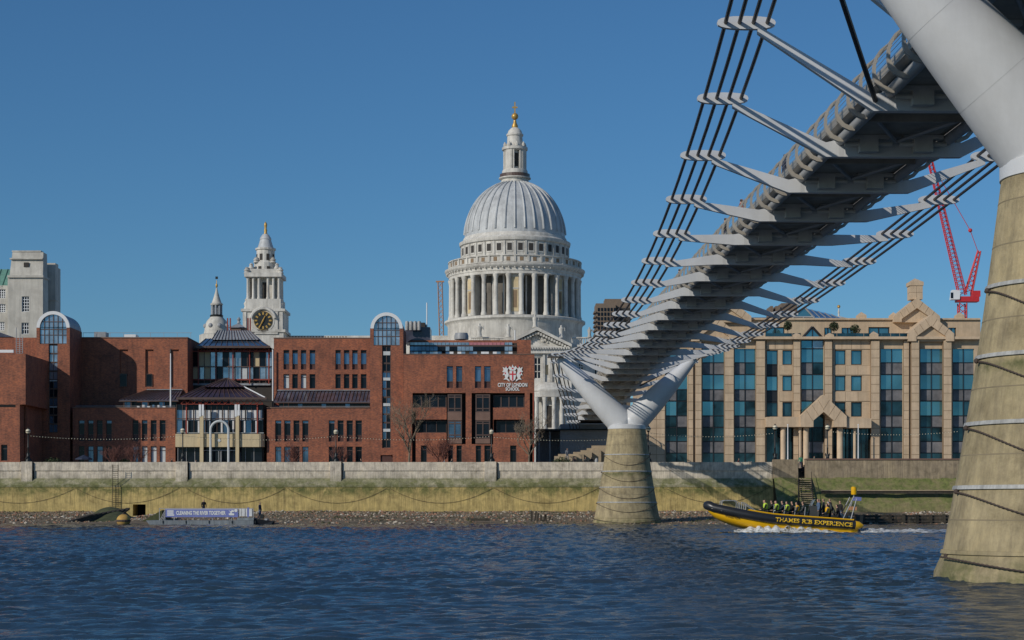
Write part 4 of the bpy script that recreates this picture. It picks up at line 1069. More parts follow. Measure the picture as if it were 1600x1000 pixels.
for (xa, xb) in ((699.3, 721.6), (742.9, 765.8)):
    bw = sch
    yy = YR - .12
    for (yt, yb) in ((644, 656.6), (685.5, 693)): bp('bay_panel', M['coping'], xa, xb, yt, yb, yy, 1.2, bw)
    for (yt, yb) in ((616, 643.8), (657, 685.2)): window(bw, xa, xb, yt, yb, yy - .2, (.16, .8), 2, RB.choice([M['dglass'], M['bglass']]), fr=.16)
    bp('bay_core', M['interior'], xa + .6, xb - .6, 616, 685, yy + .2, .9, bw)
bx('downpipe', M['redsteel'], px(833.2, YR), px(834.4, YR), YR - .1, YR - .01, PROM, pz(614, YR), sch)
# roof-top glazing of the right wing
YV = 243.0
bp('rooftop_wall', M['brick'], 640, 829, 531.5, 556, YV + 6, 4, sch)
bp('rooftop_wall', M['brick'], 808, 829.5, 531, 556, YV + 1, 5, sch)
for i in range(26):
    a = 641 + 6.15*i
    bp('rooflight', M['rose'] if 15 <= i < 24 else M['paleglass'], a, a + 5.6, 535, 539, YV + 3, .1, sch)
    bp('clerestory_pane', M['bglass'] if i < 7 else RB.choice([M['paleglass'], M['dglass'], M['dglass']]), a, a + 5.7, 541.5, 548, YV + 1.6, .1, sch)
    if i % 3 != 2 or i < 6: bp('clerestory_sill', RB.choice([M['paleglass'], M['white'], M['bglass']]), a, a + 5.9, 549.5, 553.5, YV + .4, .1, sch)
bp('rooflight_ridge', M['bronze'], 640, 806, 539.2, 541.4, YV + 2.4, .5, sch)
bp('clerestory_core', M['interior'], 640, 815, 536, 556, YV + 3.2, 2.5, sch)
bp('plant_room', M['slate_glass'], 633, 672, 511, 535, YV + 7, 5, sch); bp('plant_louvre', M['interior'], 634, 664, 504, 511, YV + 7.4, 4, sch)
for k in range(4):
    xx = px(636 + 6.3*k, YV + 6); b = MB(); b.lathe([(.24, 0), (.26, .15), (.26, 1.1), (.2, 1.25)], (xx, YV + 6, pz(516, YV+6)), 12); b.build('flue', M['band'], sch, smooth=True)
for xa, yt in ((667, 473), (804.5, 516)):
    b = MB(); b.tube([(px(xa, YV+9), YV+9, pz(535, YV+9)), (px(xa, YV+9), YV+9, pz(yt, YV+9))], .09, 6); b.build('roof_mast', M['white'], sch)
b = MB(); b.lathe([(1.0, 0), (1.0, .5), (.85, .9)], (px(721, YV+8), YV+8, pz(530.5, YV+8)), 16); b.build('roof_duct', M['lead'], sch, smooth=True)
# lettering and coat of arms
sg = empty('school_sign', (px(801, YR), YR - .12, pz(611, YR)), 'white school name letters under a silver and red coat of arms', 'sign')
def face(cx, cz, Y): return lambda x, y, z: (cx + x, Y - .06 - z, cz + y)
text_mesh('CITY OF LONDON', .86, .05, 'lettering', M['letter'], sg, face(px(800.8, YR), pz(601.4, YR), YR), .03, fit=(px(823.8, YR) - px(777.8, YR), .53))
text_mesh('SCHOOL', .86, .05, 'lettering', M['letter'], sg, face(px(800.8, YR), pz(607.9, YR), YR), .03, fit=(px(811.6, YR) - px(790, YR), .47))
cx, cz = px(801, YR), pz(586.5, YR); U = (px(817, YR) - px(801, YR))/1.0     # half width of the crest
def crest(pts, m_, y0, y1, nm): MB().prism([(cx + x*U, cz + z*U) for x, z in pts], YR - y1, YR - y0).build(nm, m_, sg)
crest([(-.3, .42), (.3, .42), (.33, .0), (.25, -.4), (0, -.58), (-.25, -.4), (-.33, 0)], M['letter'], .03, .14, 'shield')
crest([(-.06, .40), (.06, .40), (.06, -.5), (-.06, -.5)], M['crestred'], .145, .17, 'cross'); crest([(-.31, .17), (.31, .17), (.31, .05), (-.31, .05)], M['crestred'], .145, .165, 'cross')
for s_ in (-1, 1):
    D = [(.38, .1), (.5, .45), (.42, .72), (.56, .66), (.62, .9), (.74, .68), (.98, .82), (.88, .52), (1.02, .34), (.84, .3), (.98, -.02), (.8, .06), (.72, -.22), (.9, -.42), (.6, -.4), (.3, -.62), (.32, -.45), (.52, -.28), (.4, -.1)]
    crest([(x*s_, z) for x, z in D], M['letter'], .03, .12, 'dragon')
    crest([(x*s_, z) for x, z in ((.66, .22), (.82, .36), (.78, .18), (.7, .08))], M['crestred'], .125, .15, 'wing_cross')
    crest([(x*s_, z) for x, z in ((.46, .86), (.62, 1.0), (.56, .78))], M['crestred'], .03, .1, 'plume')
crest([(-.22, .46), (-.42, .7), (-.3, .92), (-.12, .74), (0, 1.06), (.12, .76), (.3, .92), (.42, .7), (.22, .46)], M['letter'], .03, .13, 'helm')
crest([(-.1, .6), (.1, .6), (.06, .74), (-.06, .74)], M['crestred'], .135, .15, 'helm_mark')
# ================================================================== TAN STONE OFFICE BLOCK (right)
YO = 248.0
ob = empty('stone_office', (px(1270, YO), YO, PROM), 'tan stone office block with teal glass bays and gabled porch', 'office building')
RO = random.Random(5)
FL = [(545, 566), (586, 608), (627.5, 649), (668.5, 689)]          # teal bands of each storey (rows in the photo)
SPN = [(567, 584.6), (609, 626), (650, 667), (690, 707.5)]         # grey spandrel bands
def opx(x): return px(x, YO)
def oz(y): return pz(y, YO)
bays = [(1040.6, 1074), (1097.4, 1131.6), (1147.5, 1180.6), (1252, 1287), (1375.9, 1410.5), (1437.7, 1472.9), (1488.5, 1522)]
singles = [(1197.5, 1215.6), (1222.6, 1238), (1304.8, 1321.5), (1329.8, 1347)]
hs = [(a, b_, 545 if a != 1252 else 531, 735) for a, b_ in bays] + [(a, b_, yt, yb) for a, b_ in singles[1:] for yt, yb in ((547, 570), (587, 611), (628, 651))] + [(1197.5, 1215.6, 547, 651)]
hs += [(1197.5, 1250, 667, 735), (1250, 1322, 640, 735), (1322, 1361.5, 668.5, 735)]
facade(ob, 1008, 1532, 528, 742, YO, hs, 25, M['tan'], rd=.7)
bx('interior_back', M['interior'], opx(1010), opx(1530), YO + .62, YO + .68, PROM, oz(530), ob)
def bay(xa, xb, first=545):
    xm = (xa + xb)/2
    for i, (yt, yb) in enumerate(FL):
        for (a, c) in ((xa + .5, xm - .5), (xm + .5, xb - .5)):
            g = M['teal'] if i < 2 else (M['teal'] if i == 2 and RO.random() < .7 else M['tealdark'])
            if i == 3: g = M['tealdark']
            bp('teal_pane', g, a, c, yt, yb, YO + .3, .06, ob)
    for i, (yt, yb) in enumerate(SPN):
        for (a, c) in ((xa + .8, xm - .9), (xm + .9, xb - .8)):
            bp('spandrel_panel', M['greypanel'] if RO.random() < .85 else M['tealdark'], a, c, yt + .7, yb - .3, YO + .26 + RO.uniform(0, .02), .08, ob)
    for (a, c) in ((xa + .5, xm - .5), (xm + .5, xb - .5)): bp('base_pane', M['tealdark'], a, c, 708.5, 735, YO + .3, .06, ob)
    fr = bp('bay_mullion', M['frame'], xm - .6, xm + .6, first, 735, YO + .17, .2, ob)
    for (yt, yb) in FL + [(708.2, 735)]:
        bp('bay_transom', M['frame'], xa, xb, yt - 1.1, yt, YO + .22, .13, ob); bp('bay_transom', M['frame'], xa, xb, yb, yb + 1, YO + .221, .129, ob)
    bp('bay_backing', M['frame'], xa, xb, first, 735, YO + .37, .05, ob)
for a, b_ in bays: bay(a, b_, 545 if a != 1252 else 531)
for a, b_ in singles:
    for (yt, yb) in ((547, 570), (587, 611), (628, 651)): window(ob, a, b_, yt, yb, YO, (), 1, M['teal'] if yt < 620 or RO.random() < .4 else M['tealdark'], fr=.13, frm=M['frame'], rec=.32)
for (yt, yb) in ((570.5, 586.5), (611.5, 627.5)): bp('dark_spandrel', M['frame'], 1197.6, 1215.5, yt, yb, YO + .33, .06, ob)
# individually laid facing slabs on the piers between the bays
def slabs(xa, xb, yt, yb, proud, n, h=10.4, m_='tan2'):
    rows = max(1, round((yb - yt)/h)); w = (xb - xa)/n; dz = (yb - yt)/rows
    for r_ in range(rows):
        for c in range(n):
            bp('stone_slab', M[m_] if RO.random() < .6 else M['tan'], xa + w*c + .3, xa + w*(c+1) - .3, yt + dz*r_ + .36, yt + dz*(r_+1) - .36, YO - proud, proud + .01 - .002, ob)
    bp('pier_core', M['tanjoint'], xa, xb, yt, yb, YO - proud + .035, proud - .03, ob)
for (xa, xb, pr, n) in ((1075.4, 1083.2, .5, 1), (1086.5, 1096.2, .9, 1), (1132.4, 1146.6, .55, 1), (1181.4, 1195.4, .7, 1), (1239.6, 1250.6, .6, 1), (1288.6, 1300.4, .6, 1),
                        (1361, 1374.4, .7, 1), (1412, 1420.5, .4, 1), (1424, 1436.4, .9, 1), (1474.4, 1487, .9, 1), (1013, 1039, .4, 2)):
    slabs(xa, xb, 532, 724, pr, n, 13.5)
slabs(1197.5, 1239, 531, 545.6, .12, 3, 14); slabs(1300.8, 1360, 531, 545.6, .12, 4, 14)
for (yt, yb) in ((571, 586), (612, 627)): slabs(1218, 1239.3, yt, yb, .1, 1, 15); slabs(1301, 1360.6, yt, yb, .1, 3, 15)
bp('cornice', M['tan2'], 1008, 1532, 525.8, 529.8, YO - 1.05, 1.3, ob)
# attic storey set back, with roof terrace
YK = YO + 5
facade(ob, 1060, 1532, 498.5, 530, YK, [(1196, 1226, 511, 526), (1288, 1300, 512, 526), (1315, 1335, 512, 526), (1357, 1390, 511, 526), (1480, 1494, 512, 526)], 12, M['tan'], rd=.4)
bp('attic_coping', M['tan2'], 1058, 1532, 497, 499.5, YK - .35, 12.5, ob)
for a, b_ in ((1196, 1226), (1288, 1300), (1315, 1335), (1357, 1390), (1480, 1494)): window(ob, a, b_, 511, 526, YK, (), 2, M['teal'], fr=.15, frm=M['frame'], rec=.3)
for i in range(22):
    a = 1196 + 14*i
    if 1248 < a + 7 < 1292 or a > 1415: continue
    bp('terrace_glass', M['tealdark'], a, a + 13.4, 520.6, 526.2, YO - .6, .04, ob)
def pyramid(name, xc, yb, yt, hw, Y, m_):
    x, z0, z1 = px(xc, Y), pz(yb, Y), pz(yt, Y); w = hw/F*Y
    b = MB(); zc = z0 + (z1 - z0)*.45
    b._add([(x-w, Y, z0), (x+w, Y, z0), (x+w, Y+2*w, z0), (x-w, Y+2*w, z0), (x-w, Y, zc), (x+w, Y, zc), (x+w, Y+2*w, zc), (x-w, Y+2*w, zc), (x, Y+w, z1)],
           [(0,3,2,1), (0,1,5,4), (1,2,6,5), (2,3,7,6), (3,0,4,7), (4,5,8), (5,6,8), (6,7,8), (7,4,8)]); return b.build(name, m_, ob)
for (xc, yb, yt, hw, Y) in ((1245, 525.8, 519.5, 6, YO - 1), (1297, 525.8, 519.5, 6, YO - 1), (1366, 525.8, 517, 6.5, YO - 1), (1189, 525.8, 519, 6, YO - 1), (1347, 497, 486.5, 7, YK), (1397, 497, 487, 6, YK), (1500.5, 497, 487, 6.5, YK)):
    pyramid('stone_finial', xc, yb, yt, hw, Y, M['tan2'])
# stone gables
def gable(xc, yp, hw, ye, ybase, Y, th, arm_w, depth, inner=True):
    """chevron gable: two raking stone arms and an infill"""
    x, zp, ze, zb = px(xc, Y), pz(yp, Y), pz(ye, Y), pz(ybase, Y); w = hw/F*Y; a = arm_w/F*Y
    n = 4
    for s_ in (-1, 1):
        b = MB(); b.prism([(x, zp), (x + s_*w, ze), (x + s_*w, zb), (x + s_*(w - a), zb), (x + s_*(w - a), ze - a*.35), (x, zp - a*1.35)], Y, Y + depth); g = b.build('gable_arm', M['tan2'], ob)
        for k in range(1, n):
            t = k/n; x0 = x + s_*w*t; z0 = zp + (ze - zp)*t
            b = MB(); dx, dz = -s_*.5*a, -.62*a
            b.tube([(x0, Y - .02, z0), (x0 + dx, Y - .005, z0 + dz*1.3)], .022, 4); b.build('joint_line', M['tanjoint'], g)
    if inner:
        b = MB(); b.prism([(x, zp - a*1.4), (x + w - a, ze - a*.35), (x + w - a, zb), (x - w + a, zb), (x - w + a, ze - a*.35)], Y + .5, Y + depth - .1); b.build('gable_infill', M['tan'], ob)
gable(1433, 465, 36, 494, 503, YK - 1.2, 0, 12, 3)
gable(1455, 491.5, 36, 521, 533, YO - 1.15, 0, 13, 6)
gable(1116, 491.5, 36, 521, 533, YO - 1.15, 0, 13, 6)
gable(1138, 465, 36, 494, 503, YK - 1.2, 0, 12, 3)
for xc in (1432, 1139):
    for k in range(2):
        for c in range(2):
            bp('chimney_block', M['tan2'], xc - 10 + 10*c + .2, xc + 10*c - .2, 446 + 11*k, 456.6 + 11*k, YK - .8, 1.9, ob)
    pyramid('chimney_cap', xc, 446, 433.5, 11.3, YK - .9, M['tan2'])
# glass gable over the central bay and glass roof behind
b = MB(); x0, x1, xm = opx(1252), opx(1287), opx(1269.5)
b.prism([(x0, oz(531)), (x1, oz(531)), (xm, oz(511.5))], YO + .2, YO + 4.6); b.build('glass_gable', M['teal'], ob)
for s_ in ((1251, 531), (1288, 531)):
    b = MB(); b.tube([(opx(s_[0]), YO + .1, oz(s_[1])), (xm, YO + .1, oz(510.6))], .16, 4); b.build('gable_bar', M['frame'], ob)
bp('gable_mullion', M['frame'], 1268.9, 1270.1, 513, 545, YO + .08, .1, ob)
bp('gable_transom', M['frame'], 1252, 1287, 530.4, 532, YO + .08, .1, ob)
for (a, c) in ((1252.5, 1269), (1270, 1286.5)): bp('upper_pane', M['teal'] if a < 1260 else M['paleglass'], a, c, 532.5, 546.5, YO + .3, .06, ob)
YQ = YK + 1
for (a, c) in ((1240, 1254), (1256, 1270)):
    for (yt, yb) in ((497, 507), (508, 526)): bp('tower_pane', M['tealdark'] if yt < 500 else M['teal'], a, c, yt, yb, YQ, .1, ob)
b = MB(); b.prism([(px(1238, YQ), pz(496, YQ)), (px(1272, YQ), pz(496, YQ)), (px(1256, YQ), pz(480.5, YQ))], YQ - .3, YQ + .2); b.build('tower_gable', M['teal'], ob)
for (p0, p1) in (((1238, 496), (1256, 480)), ((1272, 497), (1256, 480)), ((1238, 496), (1272, 496)), ((1255, 496), (1255, 527)), ((1239, 496), (1239, 527)), ((1271, 496), (1271, 527))):
    b = MB(); b.tube([(px(p0[0], YQ), YQ - .4, pz(p0[1], YQ)), (px(p1[0], YQ), YQ - .4, pz(p1[1], YQ))], .13, 4); b.build('tower_frame', M['steeldk'], ob)
b = MB(); b._add([(px(1256, YQ), YQ, pz(480.5, YQ)), (px(1272, YQ), YQ, pz(496.4, YQ)), (px(1318, YQ), YQ + 1, pz(496.4, YQ)), (px(1300, YQ+8), YQ + 8, pz(491, YQ+8)), (px(1256, YQ+8), YQ + 8, pz(481, YQ+8))], [(0, 1, 2, 3, 4)]); b.build('glass_roof', M['bglass'], ob)
for k in range(5):
    b = MB(); t = k/4; b.tube([(px(1258 + 10*k, YQ), YQ - .1, pz(481.5 + 2.4*k, YQ)), (px(1272 + 9*k, YQ), YQ - .1, pz(496, YQ))], .07, 4); b.build('roof_rib', M['steeldk'], ob)
# porch
gable(1287, 616.5, 36, 650, 667, YO - 2.6, 0, 20, 2.4, inner=False)
bp('entablature', M['tan2'], 1197.5, 1252, 651.5, 667, YO - 2.2, 2.0, ob); bp('entablature', M['tan2'], 1322, 1361.5, 653.5, 668.5, YO - 2.2, 2.0, ob)
for xc, w in ((1224, 4.2), (1250.5, 2.6), (1259.8, 4.6), (1312.8, 4.8), (1336, 2.4)):
    r_ = w/F*(YO-1.6); b = MB(); b.lathe([(r_*1.12, PROM), (r_*1.12, PROM + .3), (r_, PROM + .4), (r_, oz(667.4)), (r_*1.1, oz(667.2))], (px(xc, YO-1.6), YO - 1.4, 0), 16); b.build('porch_column', M['tan2'], ob, smooth=True)
for i in range(9):
    a = 1252 + 7.6*i; yt = max(640, 626 + abs(a + 3.8 - 1287)*.95)
    for (t_, b_) in ((max(641, yt), 667), (667.6, 690), (690.6, 735)): bp('porch_pane', M['tealdark'], a, a + 7.1, t_, b_, YO + .3, .05, ob)
bp('porch_back', M['tealdark'], 1198, 1361, 667.5, 735, YO + .4, .05, ob)
for xa in (1209, 1218, 1232, 1241, 1326, 1345, 1353): bp('porch_mullion', M['frame'], xa, xa + .9, 667.5, 735, YO + .3, .09, ob)
b = MB(); xx = opx(1287); b.prism([(xx, oz(637)), (xx + 1.9, oz(655)), (xx + 1.9, oz(667)), (xx - 1.9, oz(667)), (xx - 1.9, oz(655))], YO + .2, YO + .26); b.build('porch_gable_glass', M['tealdark'], ob)
for nm, xa in (('left', 1231), ('right', 1341)):
    f_ = empty('flagpole', (px(xa, 245), 245, PROM), 'white flagpole %s of the stone porch' % nm, 'flagpole', 'flagpoles by the stone porch')
    b = MB(); b.tube([(px(xa, 245), 245, PROM), (px(xa, 245), 245, pz(664, 245))], [.1, .06], 7); b.build('pole', M['white'], f_, smooth=True)
    b = MB(); b.sphere((px(xa, 245), 245, pz(663.6, 245)), .1, 8, 5); b.build('finial', M['white'], f_)
# potted shrubs on the terrace
def leafball(b, c, r, n, rnd, ls=.18, flat=1):
    for _ in range(n):
        d = Vector((rnd.gauss(0, 1), rnd.gauss(0, 1), rnd.gauss(0, 1))).normalized()*r*rnd.random()**.4; d.z *= flat
        p0 = Vector(c) + d; a = Vector((rnd.uniform(-1, 1), rnd.uniform(-1, 1), rnd.uniform(-1, 1))).normalized(); e = a.orthogonal().normalized()
        b._add([p0 - a*ls, p0 + e*ls*.5, p0 + a*ls, p0 - e*ls*.5], [(0, 1, 2, 3)])
for k, (xc, yc, r_, wh) in enumerate(((1231, 509, .62, 'left of the glass gable'), (1303, 510, .68, 'right of the glass gable'), (1336, 515, .75, 'spreading, left of the stone gables'))):
    rnd = random.Random(k); Y = YO - .1; t = empty('potted_shrub', (px(xc, Y), Y, oz(526)), 'round green potted shrub on office terrace %s' % wh, 'shrub', 'potted shrubs on the terrace')
    b = MB(); b.tube([(px(xc, Y), Y, oz(524)), (px(xc, Y), Y, pz(yc, Y))], .05, 5); b.build('trunk', M['bark'], t)
    b = MB(); leafball(b, (px(xc, Y), Y, pz(yc, Y)), r_, 500, rnd, .13); b.build('crown', M['evergreen'], t)
    b = MB(); b.lathe([(.25, 0), (.34, .4)], (px(xc, Y), Y, oz(525.7)), 10); b.build('pot', M['coping'], t)

# ================================================================== CATHEDRAL
YD = 570.0; DX = px(804.5, YD); K = YD/F
cat = empty('cathedral', (DX, YD, PROM), 'great domed white stone cathedral with gilded lantern and clock tower', 'cathedral')
def dz_(y): return pz(y, YD)
def lat(name, m_, prof, n=96, par=None, c=None, smooth=True, cap=True, K_=None):
    """prof: (radius in photo pixels, photo row)"""
    kk = K_ or K
    b = MB(); b.lathe([(r*kk, dz_(y)) for r, y in prof], (c or (DX, YD, 0)), n, cap=cap); return b.build(name, m_, par or cat, smooth=smooth)
P = M['portland']
lat('drum_base', P, [(105, 700), (105, 512), (107, 509), (110, 507), (110, 504), (106, 502.5), (100, 502)])
lat('inner_drum', M['drumdark'], [(82, 503), (82, 440)])
for k in range(32):
    a = 2*math.pi*(k + .5)/32; cx, cy = DX + 100*K*math.cos(a), YD + 100*K*math.sin(a)
    if math.sin(a) > .25: continue
    b = MB(); b.lathe([(4.6*K, dz_(502)), (4.6*K, dz_(498.6)), (3.9*K, dz_(497)), (3.55*K, dz_(495)), (3.1*K, dz_(448)), (3.6*K, dz_(445.6)), (4.6*K, dz_(441.5)), (4.6*K, dz_(440))], (cx, cy, 0), 12); b.build('column', P, cat, smooth=True)
for k in range(32):
    a = 2*math.pi*k/32
    if math.sin(a) > .25: continue
    er, et = Vector((math.cos(a), math.sin(a), 0)), Vector((-math.sin(a), math.cos(a), 0)); c0 = Vector((DX, YD, 0))
    def blk(r0, r1, hw, y0, y1, nm, m_, par=cat):
        b = MB(); b.hexa([tuple(c0 + er*(r*K) + et*(s_*hw*K) + Vector((0, 0, dz_(y)))) for y in (y0, y1) for r, s_ in ((r0, -1), (r0, 1), (r1, 1), (r1, -1))]); return b.build(nm, m_, par)
    if k % 4 == 0:
        nb = blk(82, 96.5, 7.6, 502, 440, 'niche_pier', P)
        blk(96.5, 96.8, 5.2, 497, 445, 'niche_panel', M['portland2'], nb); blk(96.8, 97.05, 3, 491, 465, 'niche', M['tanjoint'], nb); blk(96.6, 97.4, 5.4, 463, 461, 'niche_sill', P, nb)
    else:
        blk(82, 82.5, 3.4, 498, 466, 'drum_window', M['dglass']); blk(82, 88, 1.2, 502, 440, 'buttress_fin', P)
lat('entablature', P, [(84, 440.5), (103, 440), (103, 436), (104, 435.4), (104, 431.5), (108, 429), (109.5, 426.5), (109.5, 425), (104, 423.5), (80, 423)])
for k in range(72):
    a = 2*math.pi*k/72
    if math.sin(a) > .2: continue
    q = (DX + 106.6*K*math.cos(a), YD + 106.6*K*math.sin(a), dz_(430.8)); b = MB(); b.sphere(q, .32, 5, 3); b.build('dentil', P, cat)
b = MB(); b.lathe([(103.4*K, dz_(423)), (103.4*K, dz_(421.6))], (DX, YD, 0), 96, cap=False); b.lathe([(102.4*K, dz_(423)), (102.4*K, dz_(413.6)), (104.4*K, dz_(413.2)), (104.4*K, dz_(411.8)), (101.6*K, dz_(411.6)), (101.6*K, dz_(423))], (DX, YD, 0), 96, cap=False); b.build('balustrade', P, cat)
for k in range(64):
    a = 2*math.pi*k/64
    if math.sin(a) > .1: continue
    er, et = Vector((math.cos(a), math.sin(a), 0)), Vector((-math.sin(a), math.cos(a), 0)); c0 = Vector((DX, YD, 0))
    if k % 2 == 0: blk(102.6, 104.0, 1.6, 422.8, 412.5, 'balustrade_pier', P)
    else: blk(102.45, 102.7, 2.8, 421, 415, 'balustrade_gap', M['tanjoint'])
lat('attic_drum', P, [(83.5, 423), (83.5, 388), (86, 386.5), (87, 383), (87, 381.5), (84, 380.5), (83, 379), (81, 378), (80.5, 375), (79, 373)])
for k in range(32):
    a = 2*math.pi*(k + .5)/32
    if math.sin(a) > .2: continue
    er, et = Vector((math.cos(a), math.sin(a), 0)), Vector((-math.sin(a), math.cos(a), 0)); c0 = Vector((DX, YD, 0))
    fr_ = blk(83.2, 84.1, 4.8, 405, 389.6, 'attic_window_frame', P); blk(84.1, 84.3, 3.5, 402.5, 391.5, 'attic_window', M['interior'], fr_)
    a = 2*math.pi*k/32; er, et = Vector((math.cos(a), math.sin(a), 0)), Vector((-math.sin(a), math.cos(a), 0))
    blk(83.2, 84.9, 1.7, 422, 388, 'attic_pilaster', P)
prof = []
for i in range(22):
    t = i/21; a = t*R(74.5); prof.append((78.6*math.cos(a), 373.5 - 90*math.sin(a)))
lat('dome', M['domelead'], prof, 128)
for k in range(32):
    a = 2*math.pi*k/32
    if math.sin(a) > .15: continue
    path = [(DX + (r+.4)*K*math.cos(a), YD + (r+.4)*K*math.sin(a), dz_(y - .3)) for r, y in prof[1:]]
    b = MB(); b.tube(path, [.36 - .16*i/len(path) for i in range(len(path))], 6, up=(-math.sin(a), math.cos(a), 0)); b.build('dome_rib', M['domelead'], cat, smooth=True)
lat('lantern_base', P, [(23, 288), (23, 285), (21, 284), (21, 281.5), (25, 280), (25, 278.5), (20, 278), (20, 268), (19, 266)], 32)
b = MB(); b.lathe([(23.6*K, dz_(278.6)), (23.6*K, dz_(273)), (23*K, dz_(273)), (23*K, dz_(278.6))], (DX, YD, 0), 32, cap=False); b.build('golden_gallery', M['bronze'], cat)
lat('lantern_core', P, [(12.5, 266), (12.5, 236)], 24)
for k in range(8):
    a = 2*math.pi*k/8 + .2; er, et = Vector((math.cos(a), math.sin(a), 0)), Vector((-math.sin(a), math.cos(a), 0)); c0 = Vector((DX, YD, 0))
    if k % 2: blk(12, 18, 4.4, 266, 236, 'lantern_buttress', P)
    else: blk(12.2, 12.8, 2.8, 262, 241, 'lantern_window', M['interior'])
    for s_ in (-.3, .3):
        b = MB(); b.tube([(DX + 17*K*math.cos(a+s_), YD + 17*K*math.sin(a+s_), dz_(266)), (DX + 17*K*math.cos(a+s_), YD + 17*K*math.sin(a+s_), dz_(236))], .26, 7); b.build('lantern_column', P, cat)
    b = MB(); q = (DX + 16*K*math.cos(a), YD + 16*K*math.sin(a), 0); b.lathe([(.4, dz_(230)), (.5, dz_(227)), (.15, dz_(223))], q, 6); b.build('lantern_urn', P, cat)
lat('lantern_cornice', P, [(17, 237), (20, 235), (20, 231), (15, 230), (12.5, 228)], 24)
lat('lantern_top', P, [(12.6, 229), (11.8, 214), (13.2, 212.5), (13.2, 210), (11.4, 209), (10.4, 205), (6.6, 201), (3.4, 199)], 24)
lat('gilded_base', M['gold'], [(4.4, 200), (5, 197), (2.6, 192), (2.2, 188)], 12); 
b = MB(); b.sphere((DX, YD, dz_(182)), 5.4*K, 14, 9); b.build('gilded_ball', M['gold'], cat, smooth=True)
b = MB(); b.box(DX - .2, DX + .2, YD - .2, YD + .2, dz_(177.5), dz_(159.5)); b.build('gilded_cross', M['gold'], cat); b = MB(); b.box(DX - .85, DX + .85, YD - .19, YD + .19, dz_(169), dz_(166.6)); b.build('gilded_cross', M['gold'], cat)

# south transept with pediment and rounded portico
YC = 532.0
def cz_(y): return pz(y, YC)
facade(cat, 786, 893, 552, 760, YC, [(834, 845.5, 558, 592), (852, 857, 570, 586)], 40, P)
facade(cat, 640, 786, 537, 760, YC + 14, [], 30, P); facade(cat, 893, 960, 541, 760, YC + 12, [(903, 912, 556, 590), (928, 937, 556, 590)], 30, P)
window(cat, 834, 845.5, 558, 592, YC, (.33, .66), 2, M['dglass'], fr=.25, frm=P); window(cat, 852, 857, 570, 586, YC, (), 1, M['portland2'], frm=P)
for xa in (828, 848, 859.5, 868.5): bp('pilaster', P, xa, xa + 3.4, 553, 606, YC - .6, .7, cat)
for (xa, xb) in ((903, 912), (928, 937)): window(cat, xa, xb, 556, 590, YC + 12, (.5,), 2, M['dglass'], fr=.3, frm=P)
bp('entablature', P, 784, 895, 541, 552, YC - 1.2, 3, cat)
for k in range(26): bp('dentil', P, 786 + 4.1*k, 788 + 4.1*k, 542, 545.5, YC - 1.9, .7, cat)
b = MB(); b.prism([(px(788, YC), cz_(541)), (px(890, YC), cz_(541)), (px(839, YC), cz_(516))], YC, YC + 30); b.build('pediment', P, cat)
for s_ in (-1, 1):
    x0, x1 = px(839, YC), px(839 + s_*54, YC)
    b = MB(); b.hexa([(x0, YC-2.2, cz_(517)), (x1, YC-2.2, cz_(543)), (x1, YC+30, cz_(543)), (x0, YC+30, cz_(517)), (x0, YC-2.2, cz_(511.8)), (x1, YC-2.2, cz_(538.6)), (x1, YC+30, cz_(538.6)), (x0, YC+30, cz_(511.8))]); b.build('raking_cornice', P, cat)
    for k in range(13):
        t = (k + .5)/13; b = MB(); xx = x0 + (x1-x0)*t; zz = cz_(518.6 + 26*t); b.box(xx - .3, xx + .3, YC - 1.6, YC - .01, zz - .7, zz); b.build('pediment_dentil', P, cat)
rnd = random.Random(2)
for k in range(16):
    a = math.pi*k/15; b = MB(); b.sphere((px(839, YC) + 2.9*math.cos(a)*rnd.uniform(.6, 1.1), YC - .1, cz_(535) + 2.3*math.sin(a)*rnd.uniform(.5, 1)), rnd.uniform(.35, .6), 6, 4); b.build('pediment_relief', P, cat)
for (xa, xb, Y) in ((893, 940, YC + 12), (736, 788, YC + 14)):
    bp('parapet_rail', P, xa, xb, 526.5, 528.6, Y - .3, 1.2, cat); bp('parapet_plinth', P, xa, xb, 538.5, 542, Y - .5, 1.4, cat)
    n = int((xb - xa)/3.2)
    for k in range(n): bp('baluster', P, xa + 3.2*k, xa + 3.2*k + 1.7, 528.7, 538.4, Y, .35, cat)
def statue(xc, yb, yt, Y):
    h = pz(yt, Y) - pz(yb, Y); b = MB(); c = (px(xc, Y), Y, pz(yb, Y)); w = h*.2
    b.lathe([(w*1.1, 0), (w*1.1, h*.08), (w*.9, h*.1), (w*.75, h*.35), (w*.95, h*.55), (w*1.05, h*.74), (w*.5, h*.82), (w*.32, h*.84), (w*.45, h*.9), (w*.4, h*.97), (.02, h)], c, 9)
    b.build('statue', P, cat, smooth=True); b = MB(); b.tube([(c[0] + w*.8, Y, c[2] + h*.72), (c[0] + w*1.5, Y - .3, c[2] + h*.55), (c[0] + w*1.2, Y - .5, c[2] + h*.8)], w*.22, 6); b.build('statue_arm', P, cat)
for (xc, yb, yt, Y) in ((836, 512, 491, YC + 2), (749, 527, 505, YC + 12), (794, 527, 506, YC + 8), (877, 528, 508, YC + 8), (921, 527, 511, YC + 12)): statue(xc, yb, yt, Y)
pc = (px(858, YC), YC, 0); kk = YC/F
b = MB(); b.lathe([(30*kk, cz_(621)), (31*kk, cz_(619)), (31*kk, cz_(613)), (33*kk, cz_(611.5)), (33*kk, cz_(609)), (29*kk, cz_(607)), (20*kk, cz_(601)), (8*kk, cz_(597))], pc, 40, 1, .6); b.build('portico_roof', P, cat, smooth=True)
